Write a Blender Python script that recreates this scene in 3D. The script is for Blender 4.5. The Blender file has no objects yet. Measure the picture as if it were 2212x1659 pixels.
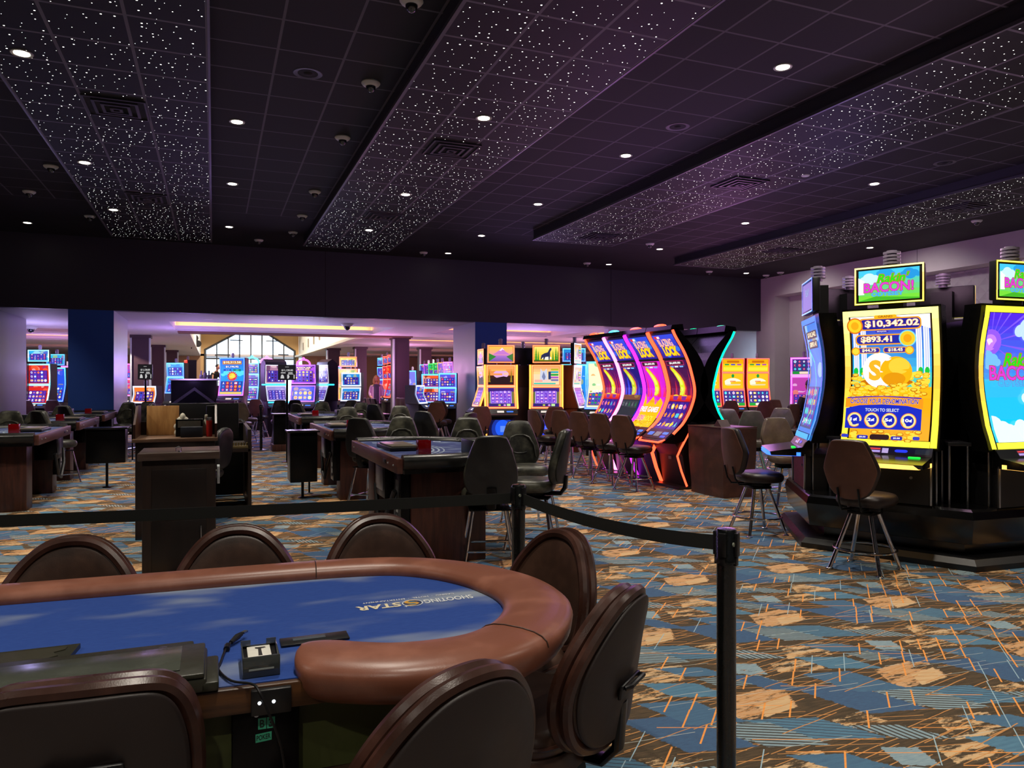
import bpy, bmesh, math, random
from mathutils import Vector, Matrix, noise
random.seed(7)
SC = bpy.context.scene
COL = SC.collection
PI = math.pi
R = math.radians
# ------------------------------------------------------------------ camera, world, exposure
FPX, CXP, HYP, EYE, YAW = 1620.0, 1106.0, 827.0, 1.5, R(21.7)
SY, CY = math.sin(YAW), math.cos(YAW)
cam = bpy.data.objects.new('camera', bpy.data.cameras.new('camera')); COL.objects.link(cam)
cam.location = (0, 0, EYE); cam.rotation_euler = (PI/2, 0, -YAW)
cam.data.sensor_width = 36.0; cam.data.lens = FPX/2212*36; cam.data.shift_y = -2.5/2212
cam.data.clip_start = .05; cam.data.clip_end = 300
SC.camera = cam
w = bpy.data.worlds.new('world'); SC.world = w; w.use_nodes = True
w.node_tree.nodes['Background'].inputs[0].default_value = (.62, .80, 1.0, 1)
w.node_tree.nodes['Background'].inputs[1].default_value = 3.5
SC.view_settings.view_transform = 'Standard'; SC.view_settings.look = 'None'
SC.view_settings.exposure = 0.0; SC.view_settings.gamma = 1.0
SC.view_settings.use_curve_mapping = False
CEIL, BAND, LOW = 4.62, 4.44, 3.06          # tile ceiling, star panels, hall beyond the header
HEADY, RWX = 18.2, 15.3
BANDS = [(-1.88, -.05, -8, 16.9), (1.80, 3.63, -8, 16.6), (6.13, 7.96, -8, 14.2), (10.7, 12.53, -8, 15.9)]

def P(px, py, z):
    "point at height z seen at a pixel of the photograph"
    d = FPX*(EYE-z)/(py-HYP); r = (px-CXP)/FPX*d
    return Vector((CY*r+SY*d, CY*d-SY*r, z))
def D(px, d, z=0.0):
    r = (px-CXP)/FPX*d
    return Vector((CY*r+SY*d, CY*d-SY*r, z))
def zat(py, d): return EYE-(py-HYP)*d/FPX

# ------------------------------------------------------------------ lights of the room (ceiling downlights are built with their housings)
DOWN = [(47,115),(183,351),(245,453),(287,521),(59,481),(512,263),(502,397),(495,490),(1045,255),(876,420),(797,497),
        (1352,336),(1162,441),(1040,509),(968,547),(1315,571),(1691,145),(1610,482),(1425,538),(1889,397),(1879,535),(1612,590)]
DOWN_W, DOWN_ANGLE, DOWN_TINT = 250.0, R(112), (1.0, .91, .78)
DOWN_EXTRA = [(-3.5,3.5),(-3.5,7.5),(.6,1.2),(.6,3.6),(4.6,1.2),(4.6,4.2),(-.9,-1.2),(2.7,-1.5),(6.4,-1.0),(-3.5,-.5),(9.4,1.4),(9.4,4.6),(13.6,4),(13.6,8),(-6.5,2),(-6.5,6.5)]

# ------------------------------------------------------------------ node helpers
def srgb(r, g=None, b=None):
    if g is None: r, g, b = r
    f = lambda c: (c/12.92 if c <= .04045 else ((c+.055)/1.055)**2.4)
    return (f(r/255), f(g/255), f(b/255), 1)
class N:
    def __init__(s, nt): s.nt = nt
    def put(s, sock, v):
        if v is None: return
        if isinstance(v, bpy.types.NodeSocket): s.nt.links.new(v, sock)
        else:
            try: sock.default_value = v
            except Exception:
                sock.default_value = tuple(v)[:3] if len(v) == 4 else (*v, 1)
    def m(s, op, a, b=None, c=None, clamp=False):
        n = s.nt.nodes.new('ShaderNodeMath'); n.operation = op; n.use_clamp = clamp
        s.put(n.inputs[0], a); s.put(n.inputs[1], b); s.put(n.inputs[2], c); return n.outputs[0]
    def v(s, op, a, b=None, c=None, out=0):
        n = s.nt.nodes.new('ShaderNodeVectorMath'); n.operation = op
        s.put(n.inputs[0], a); s.put(n.inputs[1], b); s.put(n.inputs[2], c); return n.outputs[out]
    def mix(s, f, a, b, blend='MIX'):
        n = s.nt.nodes.new('ShaderNodeMix'); n.data_type = 'RGBA'; n.blend_type = blend
        s.put(n.inputs[0], f); s.put(n.inputs[6], a); s.put(n.inputs[7], b); return n.outputs[2]
    def noise(s, vec, scale, detail=2, rough=.5, out=0):
        n = s.nt.nodes.new('ShaderNodeTexNoise'); s.put(n.inputs['Vector'], vec)
        n.inputs['Scale'].default_value = scale; n.inputs['Detail'].default_value = detail; n.inputs['Roughness'].default_value = rough
        return n.outputs[out]
    def white(s, vec, out=0):
        n = s.nt.nodes.new('ShaderNodeTexWhiteNoise'); n.noise_dimensions = '3D'; s.put(n.inputs['Vector'], vec); return n.outputs[out]
    def coord(s, which='Object'):
        return s.nt.nodes.new('ShaderNodeTexCoord').outputs[which]
    def sep(s, vec):
        n = s.nt.nodes.new('ShaderNodeSeparateXYZ'); s.put(n.inputs[0], vec); return n.outputs
    def comb(s, x, y, z=0.0):
        n = s.nt.nodes.new('ShaderNodeCombineXYZ'); s.put(n.inputs[0], x); s.put(n.inputs[1], y); s.put(n.inputs[2], z); return n.outputs[0]
    def step(s, x, a, b):
        n = s.nt.nodes.new('ShaderNodeMapRange'); n.interpolation_type = 'SMOOTHSTEP'
        s.put(n.inputs[0], x); n.inputs[1].default_value = a; n.inputs[2].default_value = b; return n.outputs[0]
    def bump(s, h, strength=.3, dist=.01):
        n = s.nt.nodes.new('ShaderNodeBump'); n.inputs['Strength'].default_value = strength
        n.inputs['Distance'].default_value = dist; s.put(n.inputs['Height'], h); return n.outputs[0]
MATS = {}
def base_mat(name):
    m = bpy.data.materials.new(name); m.use_nodes = True
    return m, N(m.node_tree), m.node_tree.nodes['Principled BSDF']
def mat(name, col, rough=.5, metal=0.0, vary=.12, scale=40, bump=0.0, emit=None, es=1.0, coat=0.0, spec=.5, trans=0.0):
    if name in MATS: return MATS[name]
    m, n, b = base_mat(name)
    c = srgb(col)
    if vary:
        nz = n.noise(n.coord(), scale, 3)
        f = n.m('MULTIPLY_ADD', nz, vary*2, 1-vary)
        n.put(b.inputs['Base Color'], n.v('SCALE', c[:3], None))
        vm = b.inputs['Base Color'].links[0].from_node; n.put(vm.inputs[3], f)
        n.put(b.inputs['Roughness'], n.m('MULTIPLY_ADD', nz, .16, rough-.08, True))
        if bump: n.put(b.inputs['Normal'], n.bump(nz, bump, .004))
    else:
        b.inputs['Base Color'].default_value = c; b.inputs['Roughness'].default_value = rough
    b.inputs['Metallic'].default_value = metal
    b.inputs['Specular IOR Level'].default_value = spec
    if coat: b.inputs['Coat Weight'].default_value = coat; b.inputs['Coat Roughness'].default_value = .12
    if trans: b.inputs['Transmission Weight'].default_value = trans
    if emit is not None:
        b.inputs['Emission Color'].default_value = srgb(emit); b.inputs['Emission Strength'].default_value = es
    MATS[name] = m; return m
def glow(name, col, s):
    return mat('glow_'+name, tuple(c*.5 for c in col), .4, 0, 0, emit=col, es=s)

# ------------------------------------------------------------------ mesh helpers
class G:
    "collects shapes that become ONE mesh"
    def __init__(s): s.v, s.f, s.mi, s.M, s.sm = [], [], [], Matrix(), []
    def at(s, loc=(0,0,0), rz=0.0, rx=0.0, ry=0.0):
        s.M = Matrix.Translation(loc) @ Matrix.Rotation(rz, 4, 'Z') @ Matrix.Rotation(ry, 4, 'Y') @ Matrix.Rotation(rx, 4, 'X'); return s
    def add(s, vs, fs, mi=0, sm=False):
        k = len(s.v); M = s.M
        s.v += [M @ Vector(p) for p in vs]; s.f += [[i+k for i in f] for f in fs]
        s.mi += [mi]*len(fs); s.sm += [sm]*len(fs); return s
    def box(s, x0, x1, y0, y1, z0, z1, bev=0.0, mi=0, seg=2):
        if bev <= 0:
            vs = [(x, y, z) for x in (x0, x1) for y in (y0, y1) for z in (z0, z1)]
            return s.add(vs, [(0,1,3,2),(4,6,7,5),(0,4,5,1),(2,3,7,6),(0,2,6,4),(1,5,7,3)], mi)
        bm = bmesh.new(); bmesh.ops.create_cube(bm, size=1)
        for v in bm.verts: v.co = Vector(((x0+x1)/2+v.co.x*(x1-x0), (y0+y1)/2+v.co.y*(y1-y0), (z0+z1)/2+v.co.z*(z1-z0)))
        bev = min(bev, abs(x1-x0)*.45, abs(y1-y0)*.45, abs(z1-z0)*.45)
        bmesh.ops.bevel(bm, geom=bm.edges[:], offset=bev, segments=seg, affect='EDGES', profile=.5)
        bm.verts.index_update(); s.add([v.co.copy() for v in bm.verts], [[v.index for v in f.verts] for f in bm.faces], mi, True)
        bm.free(); return s
    def ring(s, rings, closed_u=True, cap0=True, cap1=True, mi=0, sm=True, closed_v=False):
        n = len(rings[0]); vs = [p for r in rings for p in r]; fs = []
        K = len(rings)
        for i in range(K if closed_v else K-1):
            a, b = i*n, ((i+1) % K)*n
            for j in range(n if closed_u else n-1):
                k = (j+1) % n; fs.append((a+j, a+k, b+k, b+j))
        if not closed_v:
            if cap0: fs.append(tuple(range(n-1, -1, -1)))
            if cap1: fs.append(tuple(range((K-1)*n, K*n)))
        return s.add(vs, fs, mi, sm)
    def tube(s, pts, r, n=8, closed=False, mi=0, sx=1.0, up=None):
        pts = [Vector(p) for p in pts]; K = len(pts); rings = []
        rr = r if isinstance(r, (list, tuple)) else [r]*K
        prev = None
        for i, p in enumerate(pts):
            if closed: t = pts[(i+1) % K]-pts[i-1]
            else: t = pts[min(i+1, K-1)]-pts[max(i-1, 0)]
            t.normalize()
            if up is not None: a = t.cross(Vector(up)).normalized()
            elif prev is None:
                a = t.cross(Vector((0, 0, 1)))
                if a.length < .05: a = t.cross(Vector((0, 1, 0)))
                a.normalize()
            else:
                a = prev-t*prev.dot(t); a.normalize()
            prev = a; b = t.cross(a)
            rings.append([p+a*math.cos(2*PI*j/n)*rr[i]*sx+b*math.sin(2*PI*j/n)*rr[i] for j in range(n)])
        return s.ring(rings, closed_v=closed, mi=mi)
    def cyl(s, p0, p1, r0, r1=None, n=16, mi=0):
        return s.tube([p0, p1], [r0, r0 if r1 is None else r1], n, mi=mi)
    def lathe(s, prof, c=(0,0,0), n=24, mi=0, caps=True):
        rings = [[(c[0]+r*math.cos(2*PI*j/n), c[1]+r*math.sin(2*PI*j/n), c[2]+z) for j in range(n)] for r, z in prof]
        return s.ring(rings, mi=mi, cap0=caps, cap1=caps)
    def prism(s, pts, z0, z1, mi=0, sm=False):
        n = len(pts); vs = [(x, y, z0) for x, y in pts]+[(x, y, z1) for x, y in pts]
        fs = [tuple(range(n-1, -1, -1)), tuple(range(n, 2*n))]+[(i, (i+1) % n, n+(i+1) % n, n+i) for i in range(n)]
        return s.add(vs, fs, mi, sm)
    def side(s, pts, x0, x1, mi=0, sm=False):
        "profile in (y,z) extruded along x"
        n = len(pts); vs = [(x0, y, z) for y, z in pts]+[(x1, y, z) for y, z in pts]
        fs = [tuple(range(n-1, -1, -1)), tuple(range(n, 2*n))]+[(i, (i+1) % n, n+(i+1) % n, n+i) for i in range(n)]
        return s.add(vs, fs, mi, sm)
    def ball(s, c, r, n=12, mi=0, z0=-1.0, z1=1.0):
        if not isinstance(r, (list, tuple)): r = (r, r, r)
        rings = []
        a0, a1 = math.asin(z0), math.asin(z1); K = max(4, n//2)
        for i in range(K+1):
            a = a0+(a1-a0)*i/K; cc = max(math.cos(a), 1e-3)
            rings.append([(c[0]+r[0]*cc*math.cos(2*PI*j/n), c[1]+r[1]*cc*math.sin(2*PI*j/n), c[2]+r[2]*math.sin(a)) for j in range(n)])
        return s.ring(rings, mi=mi)
    def pad(s, outline, t, f=None, mi=0, edge=.16, dome=.25, back=True):
        "upholstered pad: outline in (x,z), thickness t along y (+y is the front), f bends the result"
        cx = sum(p[0] for p in outline)/len(outline); cz = sum(p[1] for p in outline)/len(outline)
        e = edge
        prof = [(0, 1+dome), (.35, 1+dome*.9), (.65, 1+dome*.55), (1-e, .98), (1-e*.45, .82), (1-e*.12, .45), (1, 0), (1-e*.12, -.45), (1-e*.45, -.82), (1-e, -1)]
        if back: prof += [(.5, -1.05), (0, -1.06)]
        rings = []
        for k, h in prof:
            k = max(k, .004)
            rings.append([((cx+(x-cx)*k), h*t/2, cz+(z-cz)*k) for x, z in outline])
        if f: rings = [[f(*p) for p in r] for r in rings]
        return s.ring(rings, mi=mi)
    def build(s, name, mats, parent=None, loc=None, rot=None, sharp=35, label=None):
        me = bpy.data.meshes.new(name); me.from_pydata([tuple(v) for v in s.v], [], s.f)
        if not isinstance(mats, (list, tuple)): mats = [mats]
        for m in mats: me.materials.append(m)
        if len(mats) > 1: me.polygons.foreach_set('material_index', s.mi)
        me.polygons.foreach_set('use_smooth', s.sm)
        me.validate(); me.update()
        bm = bmesh.new(); bm.from_mesh(me); bmesh.ops.recalc_face_normals(bm, faces=bm.faces[:]); bm.to_mesh(me); bm.free()
        if any(s.sm): me.set_sharp_from_angle(angle=R(sharp))
        o = bpy.data.objects.new(name, me); COL.objects.link(o)
        if parent: o.parent = parent
        if loc is not None: o.location = loc
        if rot is not None: o.rotation_euler = rot
        if label: o['label'] = label
        return o
def tag(o, label, cat, group=None, kind=None):
    o['label'] = label; o['category'] = cat
    if group: o['group'] = group
    if kind: o['kind'] = kind
    return o
def thing(name, label, cat, loc=(0,0,0), rz=0.0, group=None):
    o = bpy.data.objects.new(name, None); COL.objects.link(o); o.empty_display_size = .1
    o.location = loc; o.rotation_euler = (0, 0, rz); return tag(o, label, cat, group)
def struct(o): o['kind'] = 'structure'; return o
KIDS = {}
def copy_tree(o, parent=None):
    c = o.copy(); COL.objects.link(c)
    if parent: c.parent = parent
    for ch in [x for x in COL.objects if x.parent == o] if o not in KIDS else KIDS[o]: copy_tree(ch, c)
    return c
def children_map():
    KIDS.clear()
def dup(o, loc, rz, label, group=None):
    def kids(x): return list(x.children)
    def rec(x, par):
        ch = kids(x); c = x.copy(); COL.objects.link(c)
        if par is not None: c.parent = par
        for k in ch: rec(k, c)
        return c
    c = rec(o, None); c.location = loc; c.rotation_euler = (0, 0, rz); c['label'] = label
    if group: c['group'] = group
    return c
class Maker:
    "first call places the original, later calls place copies"
    def __init__(s, fn): s.fn, s.proto = fn, None
    def __call__(s, loc, rz, label, group=None):
        if s.proto is None:
            s.proto = s.fn(); o = s.proto; o.location = loc; o.rotation_euler = (0, 0, rz); o['label'] = label
            if group: o['group'] = group
            return o
        return dup(s.proto, loc, rz, label, group)
def smooth_poly(pts, it=2):
    for _ in range(it):
        q = []
        for i in range(len(pts)):
            a, b = pts[i], pts[(i+1) % len(pts)]
            q += [(a[0]*.75+b[0]*.25, a[1]*.75+b[1]*.25), (a[0]*.25+b[0]*.75, a[1]*.25+b[1]*.75)]
        pts = q
    return pts
# ------------------------------------------------------------------ flat artwork for lit screens, prints and labels (drawn with polygons)
GLYPH = {}
def text_mesh(body, off):
    key = (body, off)
    if key in GLYPH: return GLYPH[key]
    cu = bpy.data.curves.new('t', 'FONT'); cu.body = body; cu.size = 1; cu.offset = off; cu.resolution_u = 3; cu.fill_mode = 'FRONT'
    ob = bpy.data.objects.new('t', cu)
    me = bpy.data.meshes.new_from_object(ob)
    vs = [(v.co.x, v.co.y) for v in me.vertices]; fs = [list(p.vertices) for p in me.polygons]
    bpy.data.objects.remove(ob); bpy.data.meshes.remove(me)
    x0 = min(v[0] for v in vs); x1 = max(v[0] for v in vs); y0 = min(v[1] for v in vs); y1 = max(v[1] for v in vs)
    GLYPH[key] = (vs, fs, (x0, x1, y0, y1)); return GLYPH[key]
class Art:
    "coordinates run 0..w to the right and 0..h upwards"
    def __init__(s, w, h, bg=None): s.w, s.h, s.L = w, h, []; s.rnd = random.Random(3); (bg is not None) and s.rect(0, 0, w, h, bg)
    def poly(s, pts, col): s.L.append((list(pts), [list(range(len(pts)))], col)); return s
    def rect(s, x0, y0, x1, y1, col): return s.poly([(x0, y0), (x1, y0), (x1, y1), (x0, y1)], col)
    def grad(s, x0, y0, x1, y1, c0, c1, n=8):
        for i in range(n):
            t = i/(n-1); s.rect(x0, y0+(y1-y0)*i/n, x1, y0+(y1-y0)*(i+1)/n, tuple(a+(b-a)*t for a, b in zip(c0, c1)))
        return s
    def ell(s, cx, cy, rx, ry, col, n=20): return s.poly([(cx+rx*math.cos(2*PI*i/n), cy+ry*math.sin(2*PI*i/n)) for i in range(n)], col)
    def rr(s, x0, y0, x1, y1, r, col):
        p = []
        for cx, cy, a in ((x1-r, y0+r, -90), (x1-r, y1-r, 0), (x0+r, y1-r, 90), (x0+r, y0+r, 180)):
            p += [(cx+r*math.cos(R(a+k*22.5)), cy+r*math.sin(R(a+k*22.5))) for k in range(5)]
        return s.poly(p, col)
    def star(s, cx, cy, r0, r1, n, col, a0=0.0):
        return s.poly([(cx+(r0 if i % 2 else r1)*math.cos(a0+PI*i/n), cy+(r0 if i % 2 else r1)*math.sin(a0+PI*i/n)) for i in range(2*n)], col)
    def line(s, x0, y0, x1, y1, w, col):
        d = math.hypot(x1-x0, y1-y0); nx, ny = -(y1-y0)/d*w/2, (x1-x0)/d*w/2
        return s.poly([(x0-nx, y0-ny), (x1-nx, y1-ny), (x1+nx, y1+ny), (x0+nx, y0+ny)], col)
    def text(s, body, x0, y0, x1, y1, col, off=.012, out=None, oo=.05, skew=0.0, rot=0.0):
        def put(o, c):
            vs, fs, (a, b, e, f) = text_mesh(body, o)
            _, _, (a, b, e, f) = text_mesh(body, off)
            sx, sy = (x1-x0)/(b-a), (y1-y0)/(f-e); mx, my = (x0+x1)/2, (y0+y1)/2; q = []
            for vx, vy in vs:
                px = x0+(vx-a)*sx; py = y0+(vy-e)*sy; px += (py-y0)*skew
                dx, dy = px-mx, py-my
                q.append((mx+dx*math.cos(rot)-dy*math.sin(rot), my+dx*math.sin(rot)+dy*math.cos(rot)))
            s.L.append((q, fs, c))
        if out is not None: put(oo, out)
        put(off, col); return s
    def symbols(s, x0, y0, x1, y1, nx, ny, cols, bg=None, pad=.12):
        "grid of reel symbols"
        cw, ch = (x1-x0)/nx, (y1-y0)/ny; r = s.rnd
        for i in range(nx):
            if bg: s.rect(x0+cw*(i+.06), y0, x0+cw*(i+.94), y1, bg[i % len(bg)])
        for i in range(nx):
            for j in range(ny):
                cx, cy = x0+cw*(i+.5), y0+ch*(j+.5); c = r.choice(cols); k = r.randrange(5); a = min(cw, ch)*(.5-pad)
                if k == 0: s.ell(cx, cy, a, a, c, 12).ell(cx, cy, a*.55, a*.55, r.choice(cols), 10)
                elif k == 1: s.text(r.choice('AKQJ'), cx-a*.7, cy-a*.8, cx+a*.7, cy+a*.8, c, .03)
                elif k == 2: s.poly([(cx-a, cy), (cx, cy-a), (cx+a, cy), (cx, cy+a)], c)
                elif k == 3: s.star(cx, cy, a*.5, a, 5, c, .3)
                else: s.rr(cx-a, cy-a*.7, cx+a, cy+a*.7, a*.3, c).rect(cx-a*.5, cy-a*.2, cx+a*.5, cy+a*.2, r.choice(cols))
        return s
    def mesh(s, name, m, parent, f, cuts=0, lift=.0004, label=None):
        "f(u,v,layer_height) -> point; cuts = number of horizontal slices for curved screens"
        bm = bmesh.new(); cl = bm.faces.layers.int.new('ci'); pal = []
        idx = 0
        for k, (vs, fs, col) in enumerate(s.L):
            pal.append(srgb(*[max(0, min(255, c)) for c in col[:3]]))
            z = k*lift
            bv = [bm.verts.new((x, y, z)) for x, y in vs]
            for fc in fs:
                if len(set(fc)) < 3: continue
                try: fa = bm.faces.new([bv[i] for i in fc]); fa[cl] = k
                except ValueError: pass
        for co, no in (((0, 0, 0), (-1, 0, 0)), ((s.w, 0, 0), (1, 0, 0)), ((0, 0, 0), (0, -1, 0)), ((0, s.h, 0), (0, 1, 0))):
            bmesh.ops.bisect_plane(bm, geom=bm.verts[:]+bm.edges[:]+bm.faces[:], plane_co=co, plane_no=no, clear_outer=True, dist=1e-6)
        if cuts:
            for i in range(1, cuts):
                bmesh.ops.bisect_plane(bm, geom=bm.verts[:]+bm.edges[:]+bm.faces[:], plane_co=(0, s.h*i/cuts, 0), plane_no=(0, 1, 0))
        for v in bm.verts: v.co = Vector(f(v.co.x, v.co.y, v.co.z))
        bm.faces.ensure_lookup_table()
        ci = [fa[cl] for fa in bm.faces]
        me = bpy.data.meshes.new(name); bm.to_mesh(me); bm.free()
        at = me.attributes.new('Paint', 'FLOAT_COLOR', 'FACE')
        at.data.foreach_set('color', [c for i in ci for c in pal[i]])
        me.materials.append(m); o = bpy.data.objects.new(name, me); COL.objects.link(o)
        if parent: o.parent = parent
        if label: o['label'] = label
        return o
def paint_mat(name, es, rough=.25, spec=.5):
    m, n, b = base_mat(name); a = m.node_tree.nodes.new('ShaderNodeAttribute'); a.attribute_name = 'Paint'
    if es > 0:
        n.put(b.inputs['Base Color'], n.mix(.9, a.outputs[0], (0, 0, 0, 1)))
        n.put(b.inputs['Emission Color'], a.outputs[0]); b.inputs['Emission Strength'].default_value = es
    else: n.put(b.inputs['Base Color'], a.outputs[0])
    b.inputs['Roughness'].default_value = rough; b.inputs['Specular IOR Level'].default_value = spec
    return m
SCREEN = paint_mat('lit_screen', 1.15); SCREEN_HI = paint_mat('bright_screen', 1.65); SCREEN_LO = paint_mat('dim_screen', .8)
PRINT = paint_mat('printed_surface', 0, .6)
# ------------------------------------------------------------------ room materials
def carpet_mat():
    m, n, b = base_mat('carpet'); co = n.coord('Object')
    # brushy edges: noise stretched along x moves the lookup a little
    st = n.v('MULTIPLY', co, (9.0, 70.0, 1.0)); nz = n.noise(st, 1.0, 3, .6)
    fine = n.noise(n.v('MULTIPLY', co, (25.0, 120.0, 1.0)), 1.0, 2)
    off = n.comb(n.m('MULTIPLY_ADD', nz, .05, -.025), n.m('MULTIPLY_ADD', fine, .022, -.011), 0.0)
    p = n.v('ADD', co, off); TX, TY = .97, .99
    def cell(p0, ex, ey, soft=.02, src=p):
        "parallelogram centred at p0 with half edge vectors ex, ey, repeating with the carpet"
        q = n.v('WRAP', n.v('SUBTRACT', src, (p0[0], p0[1], 0)), (TX/2, TY/2, 1), (-TX/2, -TY/2, -1))
        det = ex[0]*ey[1]-ex[1]*ey[0]
        ia = (ey[1]/det, -ey[0]/det, 0); ib = (-ex[1]/det, ex[0]/det, 0)
        a = n.m('ABSOLUTE', n.v('DOT_PRODUCT', q, ia, out=1)); c = n.m('ABSOLUTE', n.v('DOT_PRODUCT', q, ib, out=1))
        return n.step(n.m('MAXIMUM', a, c), 1.0+soft, 1.0-soft)
    def stripes(dirv, freq, duty=.5):
        t = n.m('FRACT', n.m('MULTIPLY', n.v('DOT_PRODUCT', co, (*dirv, 0), out=1), freq)); return n.m('LESS_THAN', t, duty)
    big = n.noise(co, 3.2, 3)
    brown = n.mix(n.step(nz, .35, .65), srgb(34, 27, 19), srgb(68, 52, 36)); c = brown
    navy = n.mix(fine, srgb(20, 62, 104), srgb(40, 96, 138)); blue = n.mix(nz, srgb(32, 84, 122), srgb(80, 138, 164)); pale = n.mix(fine, srgb(96, 132, 152), srgb(150, 172, 178)); dark = srgb(34, 40, 46)
    tan = n.mix(nz, srgb(190, 152, 110), srgb(222, 188, 142)); rust = n.mix(fine, tan, srgb(196, 138, 92))
    rag = n.noise(n.v('MULTIPLY', co, (5, 20, 1)), 1.0, 5, .72)
    def put(c, mask, colr, rg=None):
        if rg: mask = n.m('MULTIPLY', mask, n.step(rag, *rg))
        return n.mix(mask, c, colr)
    # positions measured on the photograph, one repeat is about a metre
    def lines(c, d, freq, width, colr, keep, along, wob=.0):
        s = n.v('DOT_PRODUCT', co, (*d, 0), out=1); t = n.v('DOT_PRODUCT', co, (-d[1], d[0], 0), out=1)
        if wob: t = n.m('ADD', t, n.m('MULTIPLY', big, wob))
        tt = n.m('MULTIPLY', t, freq); row = n.m('FLOOR', tt)
        s2 = n.m('ADD', n.m('MULTIPLY', s, along), n.m('MULTIPLY', row, .37))
        rnd = n.white(n.comb(row, n.m('FLOOR', s2), 1.7))
        ln = n.m('LESS_THAN', n.m('ABSOLUTE', n.m('SUBTRACT', n.m('FRACT', n.m('ADD', tt, n.m('MULTIPLY', rnd, .6))), .5)), width*freq)
        return n.mix(n.m('MULTIPLY', ln, n.m('LESS_THAN', rnd, keep)), c, colr)
    orange = n.mix(nz, srgb(226, 120, 50), srgb(250, 180, 84)); dull = n.mix(nz, srgb(160, 96, 50), srgb(226, 164, 90)); steel = srgb(150, 182, 196)
    c = put(c, cell((2.38, 3.83), (.19, .02), (.05, .12)), rust, (.42, .50))
    c = put(c, cell((2.43, 3.77), (.10, .015), (.03, .06)), tan)
    c = put(c, cell((2.87, 4.12), (.13, -.02), (.02, .07)), tan, (.47, .55))
    c = put(c, cell((2.12, 3.30), (.14, -.02), (.05, .09)), tan, (.46, .54))
    c = put(c, cell((2.66, 3.52), (.10, .0), (-.02, .06)), tan, (.50, .57))
    c = lines(c, (.985, .17), 26, .0024, dull, .46, 4.2, .02)
    c = lines(c, (.96, -.27), 22, .0022, dull, .42, 3.4, -.03)
    c = put(c, cell((3.06, 3.62), (.11, -.02), (.02, .09)), n.mix(stripes((.3, .95), 40), dark, pale))
    c = put(c, cell((2.46, 4.08), (.16, -.03), (-.03, .07)), n.mix(stripes((.55, .83), 42), dark, pale))
    c = put(c, cell((2.85, 3.70), (.15, -.03), (-.06, .18)), navy)
    c = put(c, cell((2.56, 4.01), (.09, -.05), (-.05, .12)), navy)
    c = put(c, cell((2.42, 3.53), (.16, -.05), (-.07, .13)), n.mix(stripes((.5, .86), 36, .78), srgb(30, 52, 78), blue))
    c = put(c, cell((2.20, 3.56), (.13, -.04), (-.05, .13)), n.mix(stripes((.45, .89), 40, .6), dark, pale))
    c = put(c, cell((2.02, 3.86), (.13, -.03), (-.05, .14)), n.mix(.35, navy, blue))
    c = put(c, cell((2.14, 4.08), (.13, -.05), (-.03, .10)), blue)
    c = put(c, cell((2.31, 3.27), (.12, -.04), (-.05, .08)), n.mix(.5, navy, blue))
    c = put(c, cell((2.74, 3.37), (.11, -.04), (-.06, .09)), n.mix(stripes((.97, .2), 34, .6), dark, pale))
    c = put(c, cell((2.60, 3.20), (.07, -.03), (.02, .07)), pale, (.35, .42))
    c = lines(c, (.99, -.08), 22, .0016, srgb(180, 188, 180), .22, 3.0, .02)
    c = lines(c, (.70, .714), 9.3, .0040, orange, .33, 5.2)
    c = lines(c, (.98, .20), 8.0, .0026, dull, .30, 2.6, .02)
    c = lines(c, (.93, -.37), 9.0, .0028, orange, .22, 3.6)
    c = lines(c, (.70, .714), 6.1, .0024, steel, .20, 3.6)
    c = n.mix(.15, c, n.mix(n.noise(co, 420, 1), srgb(30, 26, 24), srgb(200, 180, 150)), 'MIX')
    n.put(b.inputs['Base Color'], n.v('SCALE', c, None)); b.inputs['Base Color'].links[0].from_node.inputs[3].default_value = 1.08
    b.inputs['Roughness'].default_value = .95; b.inputs['Specular IOR Level'].default_value = .12
    n.put(b.inputs['Normal'], n.bump(n.noise(co, 300, 2), .25, .004))
    return m
def tile_grid(n, co, x0=-.05, pitch=.61, wid=.012):
    sx, sy, sz = n.sep(co)
    a = n.m('ABSOLUTE', n.m('SUBTRACT', n.m('FRACT', n.m('ADD', n.m('DIVIDE', n.m('SUBTRACT', sx, x0), pitch), 100.5)), .5))
    c = n.m('ABSOLUTE', n.m('SUBTRACT', n.m('FRACT', n.m('ADD', n.m('DIVIDE', sy, pitch), 100.5)), .5))
    return n.m('LESS_THAN', n.m('MINIMUM', a, c), wid/pitch), sx, sy
def ceil_mat():
    m, n, b = base_mat('ceiling_tile'); co = n.coord(); g, sx, sy = tile_grid(n, co)
    cell = n.comb(n.m('FLOOR', n.m('DIVIDE', n.m('ADD', sx, .05), .61)), n.m('FLOOR', n.m('DIVIDE', sy, .61)), 0)
    r = n.white(cell)
    t = n.mix(r, srgb(36, 35, 38), srgb(43, 42, 46))
    sm = n.step(sy, 14.6, 14.7)   # plain painted strip along the header
    sr = n.m('MAXIMUM', sm, n.step(sx, 12.5, 12.55)); g = n.m('MULTIPLY', g, n.m('SUBTRACT', 1.0, sr))
    n.put(b.inputs['Base Color'], n.mix(g, t, srgb(98, 94, 102)))
    b.inputs['Roughness'].default_value = .75; b.inputs['Specular IOR Level'].default_value = .25
    n.put(b.inputs['Normal'], n.bump(n.m('SUBTRACT', n.noise(co, 160, 2), n.m('MULTIPLY', g, -2.0)), .12, .004)); return m
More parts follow.
